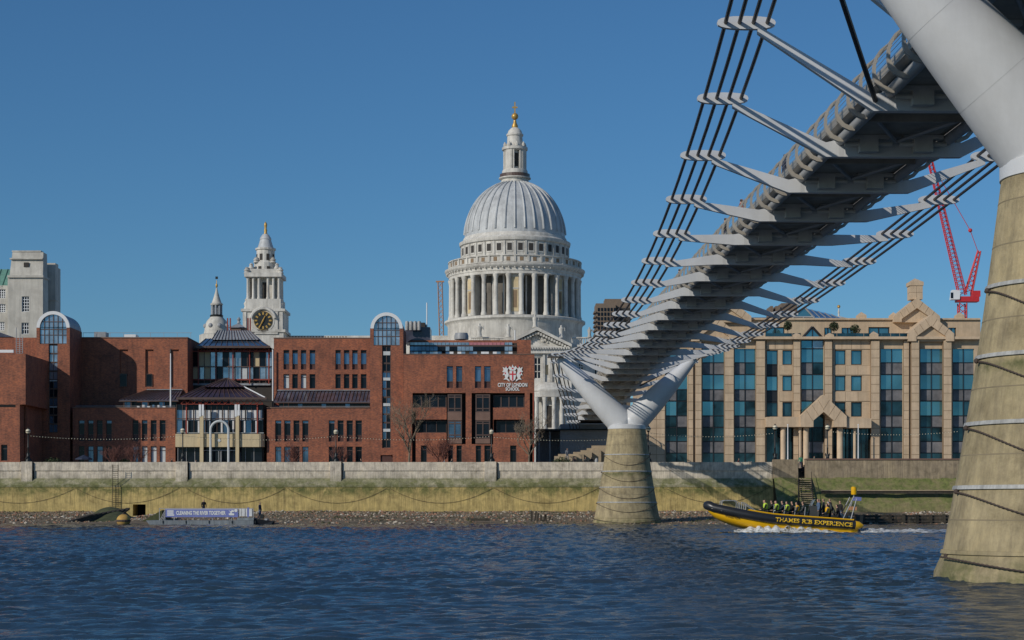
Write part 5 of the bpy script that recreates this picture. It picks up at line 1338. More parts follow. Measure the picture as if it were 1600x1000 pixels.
for k in range(6):
    a = math.pi + math.pi*(k+.5)/6; b = MB(); q = (pc[0] + 27.5*kk*math.cos(a), pc[1] + 16.5*kk*math.sin(a), 0)
    b.lathe([(4.0*kk, PROM), (4.0*kk, cz_(672)), (3.3*kk, cz_(668)), (3.0*kk, cz_(630)), (3.4*kk, cz_(627)), (4.4*kk, cz_(621.5))], q, 12); b.build('portico_column', P, cat, smooth=True)
b = MB(); b.lathe([(33*kk, PROM), (33*kk, cz_(672))], pc, 40, 1, .6); b.build('portico_podium', P, cat)
bp('portico_door', M['interior'], 850, 862, 634, 668, YC - .1, .09, cat)

# south-west clock tower (a part of the cathedral)
YT2 = 566.0; TX = px(415, YT2); KT = YT2/F
def tb(name, m_, xa, xb, yt, yb, hd, par=cat, dy=0):   # box centred on the tower axis in depth
    return bx(name, m_, px(xa, YT2), px(xb, YT2), YT2 - hd*KT + dy, YT2 + hd*KT + dy, pz(yb, YT2), pz(yt, YT2), par)
def tl(name, m_, prof, n=24, sm=True):
    b = MB(); b.lathe([(r*KT, pz(y, YT2)) for r, y in prof], (TX, YT2, 0), n); return b.build(name, m_, cat, smooth=sm)
tb('tower_base', P, 384, 447, 490, 700, 31.5); tb('tower_base_cornice', P, 381.5, 449.5, 486, 490, 34); tb('tower_plinth', P, 381, 450, 518, 522, 34)
for xa in (384.5, 399, 428, 441): tb('tower_pilaster', P, xa, xa + 5, 491, 518, 33)
ck = bp('clock_slab', P, 398, 434, 486, 522, YT2 - 33.4*KT, .3, cat)
b = MB(); zc = pz(504.5, YT2); cxx = px(416, YT2); yk = YT2 - 34*KT
def disc(r, y0, y1, n=28): return MB().prism([(cxx + r*math.cos(2*math.pi*i/n), zc + r*math.sin(2*math.pi*i/n)) for i in range(n)], y0, y1)
disc(17.5*KT, yk, yk + .4).build('clock_surround', P, cat, smooth=False); disc(14.6*KT, yk - .12, yk - .01).build('clock_ring', M['gold'], cat)
face_ = disc(14*KT, yk - .2, yk - .13).build('clock_face', M['iron'], cat); 
for i in range(12):
    a = i*math.pi/6; er = Vector((math.sin(a), 0, math.cos(a))); et = Vector((math.cos(a), 0, -math.sin(a))); c0 = Vector((cxx, yk - .3, zc)); b = MB()
    b.hexa([tuple(c0 + er*(r*KT) + et*(s_*1.25*KT) + Vector((0, y, 0))) for y in (0, .09) for r, s_ in ((9, -1), (9, 1), (13, 1), (13, -1))]); b.build('hour_mark', M['gold'], face_)
for (ang, ln) in ((25, 8), (207, 12.5)):
    a = R(ang); b = MB(); b.tube([(cxx, yk - .42, zc), (cxx + ln*KT*math.sin(a), yk - .42, zc + ln*KT*math.cos(a))], [.26, .12], 4); b.build('clock_hand', M['gold'], face_)
k_ = 18; b = MB(); P2 = [(cxx + 19*KT*math.cos(a), zc + 19*KT*math.sin(a)) for a in np.linspace(R(12), R(168), k_)]
b.tube([(x, yk - .3, z) for x, z in P2], .55, 6, up=(0, 1, 0)); b.build('clock_hood', P, cat)
tb('belfry_base', P, 388, 442, 470, 486, 27); tb('belfry_core', P, 398, 431, 436, 470, 15); 
for dx in (-24, -15.5, -7, 7, 15.5, 24):
    for dy in (-24, ):
        q = (TX + dx*KT, YT2 + dy*KT, 0); b = MB(); b.lathe([(2.9*KT, pz(470, YT2)), (2.9*KT, pz(468, YT2)), (2.3*KT, pz(467, YT2)), (2.0*KT, pz(440, YT2)), (2.9*KT, pz(437, YT2))], q, 10); b.build('belfry_column', P, cat, smooth=True)
for dx in (-24, 24):
    for dy in (-12, 0, 12):
        q = (TX + dx*KT, YT2 + dy*KT, 0); b = MB(); b.lathe([(2.9*KT, pz(470, YT2)), (2.3*KT, pz(467, YT2)), (2.0*KT, pz(440, YT2)), (2.9*KT, pz(437, YT2))], q, 10); b.build('belfry_column', P, cat, smooth=True)
bp('belfry_opening', M['interior'], 410, 420, 441, 468, YT2 - 15.3*KT, .1, cat)
for xa in (392, 433): bp('belfry_side_opening', M['interior'], xa, xa + 5, 441, 468, YT2 - 12*KT, .1, cat)
for xa in (392, 433): tb('belfry_corner', P, xa - 1.5, xa + 6.5, 436, 470, 11)
tb('belfry_cornice', P, 386, 443.5, 429.5, 436, 29.5); tb('belfry_attic', P, 392, 438, 423, 429.5, 22)
tl('tempietto', P, [(18, 429), (18, 412), (16, 411), (14.2, 409), (14.2, 392), (16, 391), (16, 388.5), (13, 388)], 16, False)
for k in range(8):
    a = 2*math.pi*(k+.5)/8
    if math.sin(a) > .3: continue
    er, et = Vector((math.cos(a), math.sin(a), 0)), Vector((-math.sin(a), math.cos(a), 0)); c0 = Vector((TX, YT2, 0))
    for (r0, y0, y1, hw) in ((14.25, 408, 398, 2.4), (18.05, 427, 418, 2.6)):
        b = MB(); b.hexa([tuple(c0 + er*(r*KT) + et*(s_*hw*KT) + Vector((0, 0, pz(y, YT2)))) for y in (y0, y1) for r, s_ in ((r0-1.5, -1), (r0-1.5, 1), (r0, 1), (r0, -1))]); b.build('tempietto_opening', M['interior'], cat)
tl('bell_roof', M['domelead'], [(13.2, 388.5), (12, 386), (10, 380), (8.6, 375), (9.2, 374), (8, 371), (5, 366.8), (2, 365)], 20)
tl('pineapple', M['gold'], [(3.2, 366), (2, 363), (2.6, 360), (1.6, 357), (2.4, 353), (2.4, 350), (.4, 346.5)], 10)
for (dx, yb, yt) in ((-26, 486, 468), (26, 486, 468), (-20, 430, 413), (20, 430, 413), (-26, 430, 420), (26, 430, 420), (-13, 412, 403), (13, 412, 403)):
    b = MB(); h = pz(yt, YT2) - pz(yb, YT2); b.lathe([(1.1, 0), (.7, h*.25), (1.0, h*.5), (.5, h*.75), (.7, h*.85), (.05, h)], (TX + dx*KT, YT2 - abs(dx)*.85*KT, pz(yb, YT2)), 8); b.build('tower_urn', P, cat, smooth=True)
bp('nave_roofline', P, 448, 700, 524.4, 700, YT2 + 3, 20, cat)
for k in range(20): bp('nave_baluster', M['tanjoint'], 452 + 4.6*k, 454 + 4.6*k, 525.4, 527, YT2 + 2.95, .04, cat)

# ================================================================== OTHER CITY BUILDINGS
# small domed church lantern
YM = 460.0; cm = empty('small_dome_church', (px(338, YM), YM, PROM), 'small white lead dome with dark open lantern and spire', 'church')
def ml(name, m_, prof, n=16, xc=338.5, sm=True):
    b = MB(); b.lathe([(r*YM/F, pz(y, YM)) for r, y in prof], (px(xc, YM), YM, 0), n); return b.build(name, m_, cm, smooth=sm)
ml('dome', M['portlandL'], [(20, 524), (20, 520), (19, 516), (18.4, 509), (15.5, 502), (11, 497), (9.5, 495)])
for k in range(8):
    a = 2*math.pi*(k + .5)/8
    if math.sin(a) > 0: continue
    q = Vector((px(338.5, YM) + 17.6*YM/F*math.cos(a), YM + 17.6*YM/F*math.sin(a), pz(510, YM))); b = MB(); b.sphere(tuple(q), .62, 10, 6); b.build('oculus', M['steeldk'], cm)
ml('drum', M['portlandL'], [(27, 620), (27, 523.5), (22, 522)], 8, sm=False)
for k in range(8):
    a = 2*math.pi*k/8; b = MB(); x, y = px(338.5, YM) + 7.6*YM/F*math.cos(a), YM + 7.6*YM/F*math.sin(a); b.tube([(x, y, pz(495, YM)), (x, y, pz(476, YM))], .24, 6); b.build('lantern_post', M['lead'], cm)
ml('lantern_floor', M['iron'], [(10, 495.5), (10.5, 493), (9, 492)]); ml('lantern_core', M['steeldk'], [(3, 493), (3, 476)], 8)
ml('spire', M['portlandL'], [(9.4, 477), (10, 475), (7.5, 473), (4.5, 464), (2.2, 456), (1, 450)], 12)
ml('ball', M['gold'], [(.6, 450), (1.8, 447.5), (1.8, 445), (.6, 443), (.5, 438)], 8); b = MB(); b.box(px(336.5, YM), px(340.5, YM), YM, YM + .1, pz(436, YM), pz(432, YM)); b.build('weathervane', M['iron'], cm)
YN = 440.0; pr = empty('pyramid_roof_house', (px(370, YN), YN, PROM), 'low grey pyramid roof with finial beside the clock tower', 'building')
bp('wall', M['coping'], 359, 382, 512, 620, YN, 8, pr); b = MB(); x0, x1 = px(357, YN), px(384, YN); b._add([(x0, YN-.5, pz(512, YN)), (x1, YN-.5, pz(512, YN)), (x1, YN+6, pz(512, YN)), (x0, YN+6, pz(512, YN)), ((x0+x1)/2, YN+2.7, pz(503, YN))], [(0,3,2,1), (0,1,4), (1,2,4), (2,3,4), (3,0,4)]); b.build('roof', M['lead'], pr)
b = MB(); b.lathe([(.5, 0), (.3, .5), (.5, 1), (.1, 1.5)], ((x0+x1)/2, YN+2.7, pz(503.3, YN)), 8); b.build('finial', M['lead'], pr)
for xa in (354.5, 358.8, 386.5, 390): bp('chimney_flue', M['redsteel'], xa, xa + 1.8, 497, 524, YN - 3, .4, pr)
# far-left white stone building with green copper roof
YH = 330.0; uh = empty('white_stone_building', (px(40, YH), YH, PROM), 'massive white stone block with green copper roof at the left edge', 'office building')
WL = M['portlandL']
facade(uh, -330, 13, 446, 640, YH + 2, [(-16, -6, 452, 466), (-2, 8.6, 452, 466), (-16, -6, 475, 488), (-2, 8.6, 475, 488), (-3, 7, 503, 516)], 20, WL)
for (a, b_, yt, yb) in ((-2, 8.6, 452, 466), (-2, 8.6, 475, 488), (-3, 7, 503, 516)): window(uh, a, b_, yt, yb, YH + 2, (.25, .5, .75), 3, M['dglass'], fr=.12, frm=M['white'])
b = MB(); b.hexa([(px(-330, YH), YH + 2, pz(446, YH)), (px(14, YH), YH + 2, pz(446, YH)), (px(14, YH), YH + 20, pz(446, YH)), (px(-330, YH), YH + 20, pz(446, YH)), (px(-330, YH), YH + 6, pz(414, YH)), (px(16, YH), YH + 6, pz(414, YH)), (px(16, YH), YH + 16, pz(414, YH)), (px(-330, YH), YH + 16, pz(414, YH))]); r_ = b.build('copper_roof', M['copper'], uh)
for k in range(9):
    b = MB(); xx = px(-76 + 10.6*k, YH); b.tube([(xx, YH + 1.9, pz(445.6, YH)), (xx, YH + 5.9, pz(413.6, YH))], .07, 4); b.build('roof_seam', M['copper'], r_)
facade(uh, 12, 67, 432, 640, YH, [(34, 45.5, 463, 487), (33.5, 45, 504, 522)], 3.8, WL)
window(uh, 34, 45.5, 463, 487, YH, (.2, .4, .6, .8), 3, M['dglass'], fr=.1, frm=M['white']); window(uh, 33.5, 45, 504, 522, YH, (.3, .6), 3, M['dglass'], fr=.1, frm=M['white'])
bp('string_course', WL, 11.4, 67.6, 430, 433.5, YH - .35, 4.4, uh)
b = MB(); b.hexa([(px(14, YH), YH + .4, pz(430, YH)), (px(66, YH), YH + .4, pz(430, YH)), (px(66, YH), YH + 3.7, pz(430, YH)), (px(14, YH), YH + 3.7, pz(430, YH)), (px(17, YH), YH + 1, pz(393, YH)), (px(65.5, YH), YH + 1, pz(393, YH)), (px(65.5, YH), YH + 3.6, pz(393, YH)), (px(17, YH), YH + 3.6, pz(393, YH))]); b.build('attic_block', WL, uh)
bp('attic_top', WL, 18.5, 64, 391.4, 393.5, YH + 1.4, 2, uh); bp('attic_band', WL, 15, 66.4, 403, 405, YH + .35, 3.3, uh); bp('attic_window', M['interior'], 37, 45, 410, 417, YH + .48, .1, uh)
bp('side_turret', WL, 70, 86.5, 411, 640, YH + 6, 2.2, uh); bp('side_turret', WL, 66, 89.5, 418, 640, YH + 8.3, 2.4, uh); bp('turret_band', WL, 69.5, 87, 467, 469.5, YH + 5.8, 2.6, uh)
# residential tower far behind
YB = 1050.0; bt = empty('concrete_tower', (px(955, YB), YB, PROM), 'distant brown concrete residential tower behind the bridge cables', 'tower block')
bp('shaft', M['barb'], 931, 962, 474, 700, YB, 20, bt); bp('shaft', M['barb'], 962.2, 985, 469, 700, YB + 6, 20, bt); bp('roof_block', M['barb'], 945, 985, 467, 474, YB + 7, 15, bt)
for r_ in range(7):
    for c in range(6): bp('tower_window', M['dglass'], 934 + 5*c, 937 + 5*c, 481 + 7.2*r_, 486 + 7.2*r_, YB - .3, .2, bt)
    bp('balcony', M['barb'], 928, 931, 486 + 7.2*r_, 488.6 + 7.2*r_, YB - 1, 12, bt); bp('balcony', M['interior'], 964, 984, 481 + 7.2*r_, 486 + 7.2*r_, YB + 5.4, .4, bt)
# rooftop with tanks behind the office
YZ = 300.0; rt = empty('grey_roofscape', (px(1215, YZ), YZ, PROM), 'stepped grey rooftop with plant behind the stone office', 'building')
bp('wall', M['barb'], 1150, 1262, 496, 640, YZ, 12, rt)
for (xa, xb, yt) in ((1204, 1208, 478), (1212, 1219, 478), (1221, 1238, 473.5), (1238, 1246, 470)): bp('roof_block', M['barb'], xa, xb, yt, 497, YZ + 1, 5, rt)
# church vane beyond the glass roof
sv = empty('steeple_top', (px(1310.5, 520), 520, PROM), 'tiny stone steeple top with gilt vane right of glass roof', 'steeple')
b = MB(); kk = 520/F; b.lathe([(3, PROM), (3, pz(498, 520)), (1.6*kk, pz(494, 520)), (1.2*kk, pz(490, 520)), (1.7*kk, pz(488, 520)), (.8*kk, pz(484, 520)), (.5*kk, pz(480, 520))], (px(1310.5, 520), 520, 0), 8); b.build('shaft', M['portland'], sv); b = MB(); b.sphere((px(1310.5, 520), 520, pz(479, 520)), .5, 8, 5); b.build('vane_ball', M['gold'], sv)

# ---- cranes
def lattice(pa, pb, w, n, m_, par, name, r=.07, w2=None):
    pa, pb = Vector(pa), Vector(pb); ax = (pb - pa).normalized(); u = ax.cross(Vector((0, 1, 0))).normalized(); v = Vector((0, 1, 0)); w2 = w2 or w
    b = MB()
    C = []
    for i in range(n+1):
        t = i/n; ww = w + (w2 - w)*t; c = pa.lerp(pb, t); C.append([c + u*(sx*ww/2) + v*(sy*ww/2) for sx, sy in ((-1, -1), (1, -1), (1, 1), (-1, 1))])
    for k in range(4): b.tube([C[0][k], C[-1][k]], r, 4)
    for i in range(n):
        for k in range(4):
            k2 = (k+1) % 4; b.tube([C[i][k], C[i+1][k2]], r*.6, 3)
    return b.build(name, m_, par, kind='stuff')
YX = 420.0; cr = empty('red_luffing_crane', (px(1503, YX), YX, PROM), 'bright red luffing tower crane behind the stone gables', 'crane')
def cp(x, y): return (px(x, YX), YX, pz(y, YX))
lattice(cp(1503.5, 640), cp(1503.5, 474), 1.7, 18, M['red'], cr, 'mast', .16)
lattice(cp(1504, 462), cp(1453, 250), 1.6, 34, M['red'], cr, 'jib', .13, .9); lattice(cp(1513, 458), cp(1530, 392), 1.5, 9, M['red'], cr, 'a_frame', .15, .6)
b = MB(); b.box(px(1494, YX), px(1528, YX), YX - 1.3, YX + 1.3, pz(472, YX), pz(464, YX)); b.build('slewing_deck', M['red'], cr)
b = MB(); b.box(px(1518, YX), px(1530, YX), YX - 1.2, YX + 1.2, pz(464, YX), pz(455, YX)); b.build('machinery_house', M['red'], cr)
cabm = MB(); cabm.prism([(px(1484, YX), pz(469, YX)), (px(1497, YX), pz(469, YX)), (px(1498, YX), pz(455, YX)), (px(1486, YX), pz(454, YX))], YX - 1.6, YX + .4); cb_ = cabm.build('operator_cab', M['white'], cr)
bp('cab_window', M['dglass'], 1485.5, 1489.5, 457, 466, YX - 1.65, .04, cb_)
b = MB(); b.tube([cp(1528, 393), cp(1516, 360), cp(1459, 262)], .08, 4); b.build('luffing_rope', M['red'], cr); b = MB(); b.sphere(cp(1516, 360), .5, 8, 5); b.build('rope_block', M['red'], cr)
YY = 640.0; c2 = empty('pale_orange_crane', (px(693, YY), YY, PROM), 'faint pale orange crane tower left of the cathedral drum', 'crane')
lattice((px(697, YY), YY, PROM), (px(687.5, YY), YY, pz(441, YY)), 1.5, 40, M['orange'], c2, 'mast', .16); b = MB(); b.box(px(681, YY), px(694, YY), YY - .5, YY + .5, pz(441, YY), pz(439, YY)); b.build('head', M['orange'], c2)
# ================================================================== PEOPLE
def person(label, loc, facing, pose='stand', top='black', legs='navy', hair='hair', h=1.74, extra=None, group=None, sc_=1.0):
    """one continuous skinned figure; facing = heading in degrees (0 = towards -Y, the viewer)"""
    me0, J = POSE[pose]; me2 = me0.copy(); me2.name = 'person'
    for i, m_ in enumerate((M[top], M[legs], M['skin'], M[hair], M['iron'])): me2.materials[i] = m_
    o = bpy.data.objects.new('person', me2); COL.objects.link(o)
    o.location = loc; o.rotation_euler = (0, 0, R(facing)); s = h/1.76*sc_; o.scale = (s, s, s)
    o.name = 'person'
    WM[o.name] = Matrix.Translation(Vector(loc)) @ Matrix.Rotation(R(facing), 4, 'Z') @ Matrix.Scale(s, 4)
    if extra == 'vest' or extra == 'vest2':
        b = MB(); zz = J['chest'][2]; yy = J['chest'][1]
        b.lathe([(.17, -.24), (.2, -.12), (.21, .02), (.19, .12), (.11, .19)], (0, yy, zz), 12, 1.05, .85, cap=False)
        v = b.build('life_vest', M['lifejacket'] if extra == 'vest' else M['hiviz'], smooth=True, origin=False); v.parent = o
    if extra == 'bag':
        b = MB(); b.box(-.15, .15, .1, .26, 1.0, 1.42); v = b.build('backpack', M['black'], origin=False); v.parent = o
    return tag(o, label, 'person', group)
def gp(x, Y, z=PROM): return (px(x, Y), Y, z)
PG = 'people on the promenade'
person('walker in dark coat at the parapet left of the entrance', gp(268, 224), 80, 'walk', 'black', 'black', group=PG)
person('walker in white top before the school entrance doors', gp(305, 232), 90, 'walk', 'whitecloth', 'navy', 'hair2', group=PG)
person('walker in black beside the right dolphin lamp', gp(565, 226), -80, 'walk', 'black', 'navy', group=PG)
person('walker in grey jacket below the bay windows', gp(694, 227), 85, 'walk', 'greycloth', 'navy', 'hair2', group=PG)
person('walker in charcoal coat right of the reddish bare tree', gp(705, 226), 70, 'walk', 'darkgrey', 'black', 'hair2', group=PG)
person('walker in light grey hoodie on the sandstone steps', gp(886, 234, 7.75), 20, 'walk', 'greycloth', 'greycloth', group=PG)
person('person in black sitting on a planter, nearest the far pier', gp(924, 233.5, 7.0), 10, 'sit', 'black', 'black', group=PG)
person('person in dark coat sitting on a planter, left of another sitter', gp(915, 233.5, 7.0), -10, 'sit', 'darkgrey', 'black', 'hair2', group=PG)
person('person in dark red seated at the left end of planters', gp(897, 233.5, 7.05), 30, 'sit', 'bronze', 'black', group=PG)
person('person with orange top behind the parapet right of far pier', gp(1154, 226), 60, 'stand', 'redsteel', 'navy', group=PG)
person('person in white leaning at parapet under the stone office', gp(1166, 224.5, 5.9), 40, 'lean', 'whitecloth', 'denim', 'hair2', group=PG)
person('person in pale shirt beside another leaning at the parapet', gp(1173, 224.5, 5.9), 0, 'lean', 'greycloth', 'denim', group=PG)
person('person in green jacket standing in the wall gap at the stairs', gp(1251, 222.6, 6.5), -20, 'stand', 'greencloth', 'navy', group=PG)
person('person with backpack going down through the wall gap', gp(1256, 220.6, 5.3), 160, 'walk', 'navy', 'black', extra='bag', group=PG)
person('person in pale blue top right of the wall gap', gp(1265, 223.5, 6.15), 30, 'stand', 'whitecloth', 'denim', group=PG)
person('tall person in green standing right of the river stairs', gp(1272, 226, 6.5), 90, 'stand', 'greencloth', 'navy', 'hair2', group=PG)
person('person in red and blue under the stone porch arch', gp(1305, 232, 6.2), 0, 'stand', 'denim', 'redsteel', group=PG)

for k_, (s_, x_, tp, lab) in enumerate(((97.5, -1.75, 'redsteel', 'pedestrian in red jacket at the left railing high on the bridge'), (91, -1.7, 'black', 'pedestrian in black behind the red-jacketed one on the bridge'), (68, -1.75, 'darkgrey', 'pedestrian in charcoal at the left railing mid bridge'), (110, -1.6, 'navy', 'pedestrian in navy at the left railing nearest the big pier'))):
    q = BP(s_, x_, zdeck(s_) + .985); person(lab, q, 100, 'stand', tp, 'navy', group='pedestrians on the footbridge')
# ================================================================== STREET FURNITURE AND TREES
def lamp(xc, Y, ytop, label):
    l = empty('street_lamp', (px(xc, Y), Y, PROM), label, 'street lamp', 'ornate globe lamps along the promenade')
    c = (px(xc, Y), Y, 0); zt = pz(ytop, Y)
    b = MB(); b.lathe([(.55, PROM), (.55, PROM + .5), (.42, PROM + .6), (.36, PROM + 1.1), (.22, PROM + 1.9), (.16, PROM + 2.3)], c, 12); b.build('plinth', M['iron'], l, smooth=True)
    for k in range(2):
        P = [(c[0] + (.34 - .1*t)*math.cos(6.5*t + k*math.pi), Y + (.34 - .1*t)*math.sin(6.5*t + k*math.pi), PROM + .5 + 1.9*t) for t in np.linspace(0, 1, 16)]
        b = MB(); b.tube(P, [.2 - .15*t for t in np.linspace(0, 1, 16)], 7); b.build('dolphin', M['iron'], l, smooth=True)
    b = MB(); b.lathe([(.11, PROM + 2.2), (.09, PROM + 3), (.13, PROM + 3.05), (.08, PROM + 3.15), (.07, zt - .75), (.16, zt - .7), (.2, zt - .62)], c, 10); b.build('post', M['iron'], l, smooth=True)
    b = MB(); b.sphere((c[0], Y, zt - .32), .31, 14, 9); b.build('globe', M['globe'], l, smooth=True)
    b = MB(); b.lathe([(.33, zt - .36), (.34, zt - .32), (.33, zt - .28)], c, 14, cap=False); b.lathe([(.14, zt - .04), (.1, zt + .04), (.03, zt + .16)], c, 8); b.build('crown_band', M['iron'], l, kind='stuff')
lamp(44, 224, 670, 'ornate iron globe lamp before the shadowed left stair tower')
lamp(285.5, 224, 669, 'ornate iron globe lamp left of the school entrance')
lamp(525, 224, 671, 'ornate iron globe lamp before the middle brick wing')
lamp(768, 224, 671, 'ornate iron globe lamp before the right brick wing')
lamp(1211, 226, 664, 'ornate iron globe lamp at the stone porch left columns')
lamp(1293, 226, 664, 'ornate iron globe lamp before the stone porch arch')
lamp(1013, 224, 666, 'ornate iron globe lamp just right of the far pier')
# festoon lights strung between the lamps
def festoon(xa, xb, yr, label):
    Y = 224; f_ = empty('string_lights', (px((xa+xb)/2, Y), Y, pz(yr+5, Y)), label, 'string lights', 'festoon lights between lamps')
    P = chain_path((px(xa, Y), Y, pz(yr, Y)), (px(xb, Y), Y, pz(yr, Y)), .45, 20); b = MB(); b.tube(P, .012, 3); b.build('cable', M['iron'], f_)
    n = int((xb-xa)/4.5); b = MB(); Q = chain_path((px(xa, Y), Y, pz(yr, Y)), (px(xb, Y), Y, pz(yr, Y)), .45, n)
    for q in Q[1:-1]: b.sphere((q.x, q.y, q.z - .07), .055, 5, 3)
    b.build('bulbs', M['globe'], f_, kind='stuff')
festoon(44, 285, 680, 'white string lights across the low left brick wing'); festoon(285, 525, 681, 'white string lights across the school entrance'); festoon(525, 768, 681, 'white string lights before the right stair tower')
festoon(768, 1013, 682, 'white string lights behind the far pier'); festoon(1013, 1211, 676, 'white string lights before teal glass bays'); festoon(1293, 1500, 673, 'white string lights right of the stone porch')

def bare_tree(xc, Y, h, label, seed, m_='bark', spread=.5, trunk_r=.16, levels=5, trunk_frac=.28, multi=1, group='bare trees along the promenade'):
    rnd = random.Random(seed); base = Vector(gp(xc, Y)); t = empty('bare_tree', base, label, 'tree', group); tr = MB(); tw = MB()
    def grow(p, d, L, r, lev):
        n = 3; P = [p]; q = p; dd = d
        for i in range(n):
            sg_ = .13 if lev else .045
            dd = (dd + Vector((rnd.gauss(0, sg_), rnd.gauss(0, sg_), rnd.gauss(0, .06) + .05))).normalized(); q = q + dd*(L/n); P.append(q)
        tgt = tr if lev == 0 else tw
        tgt.tube(P, [r*(1 - .35*i/n) for i in range(n+1)], 6 if lev < 2 else 3, cap=False)
        if lev >= levels: return
        k = 3 if lev < 2 else rnd.choice([2, 3])
        for c in range(k + (2 if lev == 0 else 0)):
            t_ = rnd.uniform(.35, 1) if lev else rnd.uniform(.6, 1); pp = P[min(n, max(1, int(round(t_*n))))]
            a = rnd.uniform(0, 6.28); nd = (dd + Vector((math.cos(a), math.sin(a), rnd.uniform(-.15, .35)))*rnd.uniform(spread*.8, spread*1.5)).normalized()
            grow(pp, nd, L*rnd.uniform(.6, .82), max(.012, r*.58), lev + 1)
    for k in range(multi):
        a = 6.28*k/multi; d = Vector((math.cos(a)*.35*(multi > 1), math.sin(a)*.35*(multi > 1), 1)).normalized()
        grow(base.copy() - Vector((0, 0, .1)), d, h*trunk_frac*1.1, trunk_r, 0)
    tr.build('trunk', M[m_], t, smooth=True); tw.build('crown', M[m_], t, kind=None)
bare_tree(639, 226, 9.6, 'tall bare tree left of the bay windows', 3, 'bark', .62, .17, 6, .36)
bare_tree(826, 227, 8.8, 'bare tree at the right corner of the school', 8, 'bark', .72, .16, 6, .36)
bare_tree(690, 228, 5.0, 'low reddish many-stemmed bare tree below the bay windows', 5, 'bark_red', .45, .07, 4, .36, 5)
bare_tree(176, 227, 3.9, 'small bare shrub tree before the low left wing, nearer the tower', 12, 'bark_red', .5, .06, 4, .36, 4)
bare_tree(211, 227, 4.2, 'small bare shrub tree before the low left wing, nearer the entrance', 14, 'bark_red', .5, .06, 4, .36, 4)
bare_tree(458, 227, 4.1, 'small bare tree right of the entrance before blue panes', 17, 'bark_red', .55, .06, 4, .36, 4)
bare_tree(531, 227, 4.0, 'small bare tree beside the middle globe lamp', 19, 'bark_red', .5, .06, 4, .36, 4)
# parasols and planting glimpsed above the parapet
tn = empty('garden_umbrella', gp(131, 225), 'dark peaked garden umbrella showing above the left parapet', 'umbrella')
b = MB(); b.lathe([(1.1, 1.55), (1.05, 1.7), (.05, 2.15)], gp(131, 225), 8); b.build('canopy', M['navy'], tn); b = MB(); b.tube([gp(131, 225), gp(131, 225, PROM + 2.1)], .03, 6); b.build('pole', M['iron'], tn)
for k, (xc, w, lab) in enumerate(((83, 1.3, 'dark rounded evergreen shrub beside the left stair tower'), (195, 1.0, 'dark low evergreen shrub between two small bare trees'), (878, 1.4, 'dark green shrub at the foot of the sandstone planters'))):
    s_ = empty('evergreen_shrub', gp(xc, 228), lab, 'shrub', 'evergreen shrubs on the promenade'); rnd = random.Random(40 + k); b = MB(); leafball(b, gp(xc, 228, PROM + .9), w, 700, rnd, .16, .8); b.build('crown', M['evergreen'], s_)
    b = MB(); b.tube([gp(xc, 228), gp(xc, 228, PROM + .9)], .06, 5); b.build('trunk', M['bark'], s_)
bo = empty('bollard', gp(932, 232, 7.0), 'grey green pointed bollard beside the sitters at the far pier', 'bollard'); b = MB(); b.lathe([(.22, 0), (.22, .85), (.15, 1.05), (.02, 1.15)], gp(932, 232, 7.0), 12); b.build('post', M['steeldk'], bo, smooth=True); b = MB(); b.lathe([(.23, .7), (.235, .76), (.23, .82)], gp(932, 232, 7.0), 12, cap=False); b.build('collar', M['lead'], bo)
# invented dark wall and canopy standing in for the shade under the bridge landing
sh = empty('added_dark_terrace', gp(880, 252), 'made-up dark wall and canopy for shade under the bridge landing', 'building')
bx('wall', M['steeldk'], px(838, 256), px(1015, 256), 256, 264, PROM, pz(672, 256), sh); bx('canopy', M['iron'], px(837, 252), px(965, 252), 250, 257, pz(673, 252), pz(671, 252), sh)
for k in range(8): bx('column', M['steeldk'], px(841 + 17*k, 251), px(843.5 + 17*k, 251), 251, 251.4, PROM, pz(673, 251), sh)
# ================================================================== BARGE WITH BANNER
YJ = 183.0
bg_ = empty('work_barge', (px(325, YJ), YJ, 0), 'flat grey barge carrying a long blue banner by the foreshore', 'barge')
def jb(nm, m_, xa, xb, yt, yb, Y0, d, par=bg_): return bx(nm, m_, px(xa, YJ), px(xb, YJ), Y0, Y0 + d, pz(yb, YJ), pz(yt, YJ), par)
b = MB(); z0, z1 = -.2, pz(813.2, YJ); b.hexa([(px(236, YJ), YJ, z0), (px(396, YJ), YJ, z0), (px(396, YJ), YJ + 4.5, z0), (px(236, YJ), YJ + 4.5, z0), (px(228, YJ), YJ, z1), (px(396, YJ), YJ, z1), (px(396, YJ), YJ + 4.5, z1), (px(228, YJ), YJ + 4.5, z1)]); b.build('hull', M['bargegrey'], bg_)
for k in range(5): jb('fender_strip', M['iron'], 254 + 36*k, 255.5 + 36*k, 813.5, 818, YJ - .06, .05)
bn = jb('banner', M['bannerblue'], 257.5, 371, 795, 808, YJ + .4, .05)
jb('banner_edge', M['letter'], 258, 370.6, 795.3, 795.8, YJ + .39, .009); 
def bface(xc, yc): 
    cx, cz = px(xc, YJ), pz(yc, YJ); return lambda x, y, z: (cx + x, YJ + .385 - z, cz + y)
text_mesh('CLEANING THE RIVER TOGETHER', .62, .006, 'banner_text', M['letter'], bg_, bface(313, 801.4), .025, fit=(px(351.5, YJ) - px(274, YJ), .42))
for k, w in enumerate((10, 10, 11)): jb('banner_small_text', M['letter'], 260, 260 + w, 797.5 + 3.1*k, 799.6 + 3.1*k, YJ + .388, .01)
cx, cz = px(360.5, YJ), pz(801.5, YJ); b = MB(); u = .3
b.prism([(cx + x*u, cz + z*u) for x, z in ((-1, 1), (-.2, .55), (.2, 1), (1, .8), (.9, .3), (.2, .3), (.2, -.1), (1, -.2), (1, -.8), (-.6, -.8), (-1, -.3), (-.3, 0), (-.4, .4))], YJ + .37, YJ + .395); b.build('banner_logo', M['letter'], bg_)
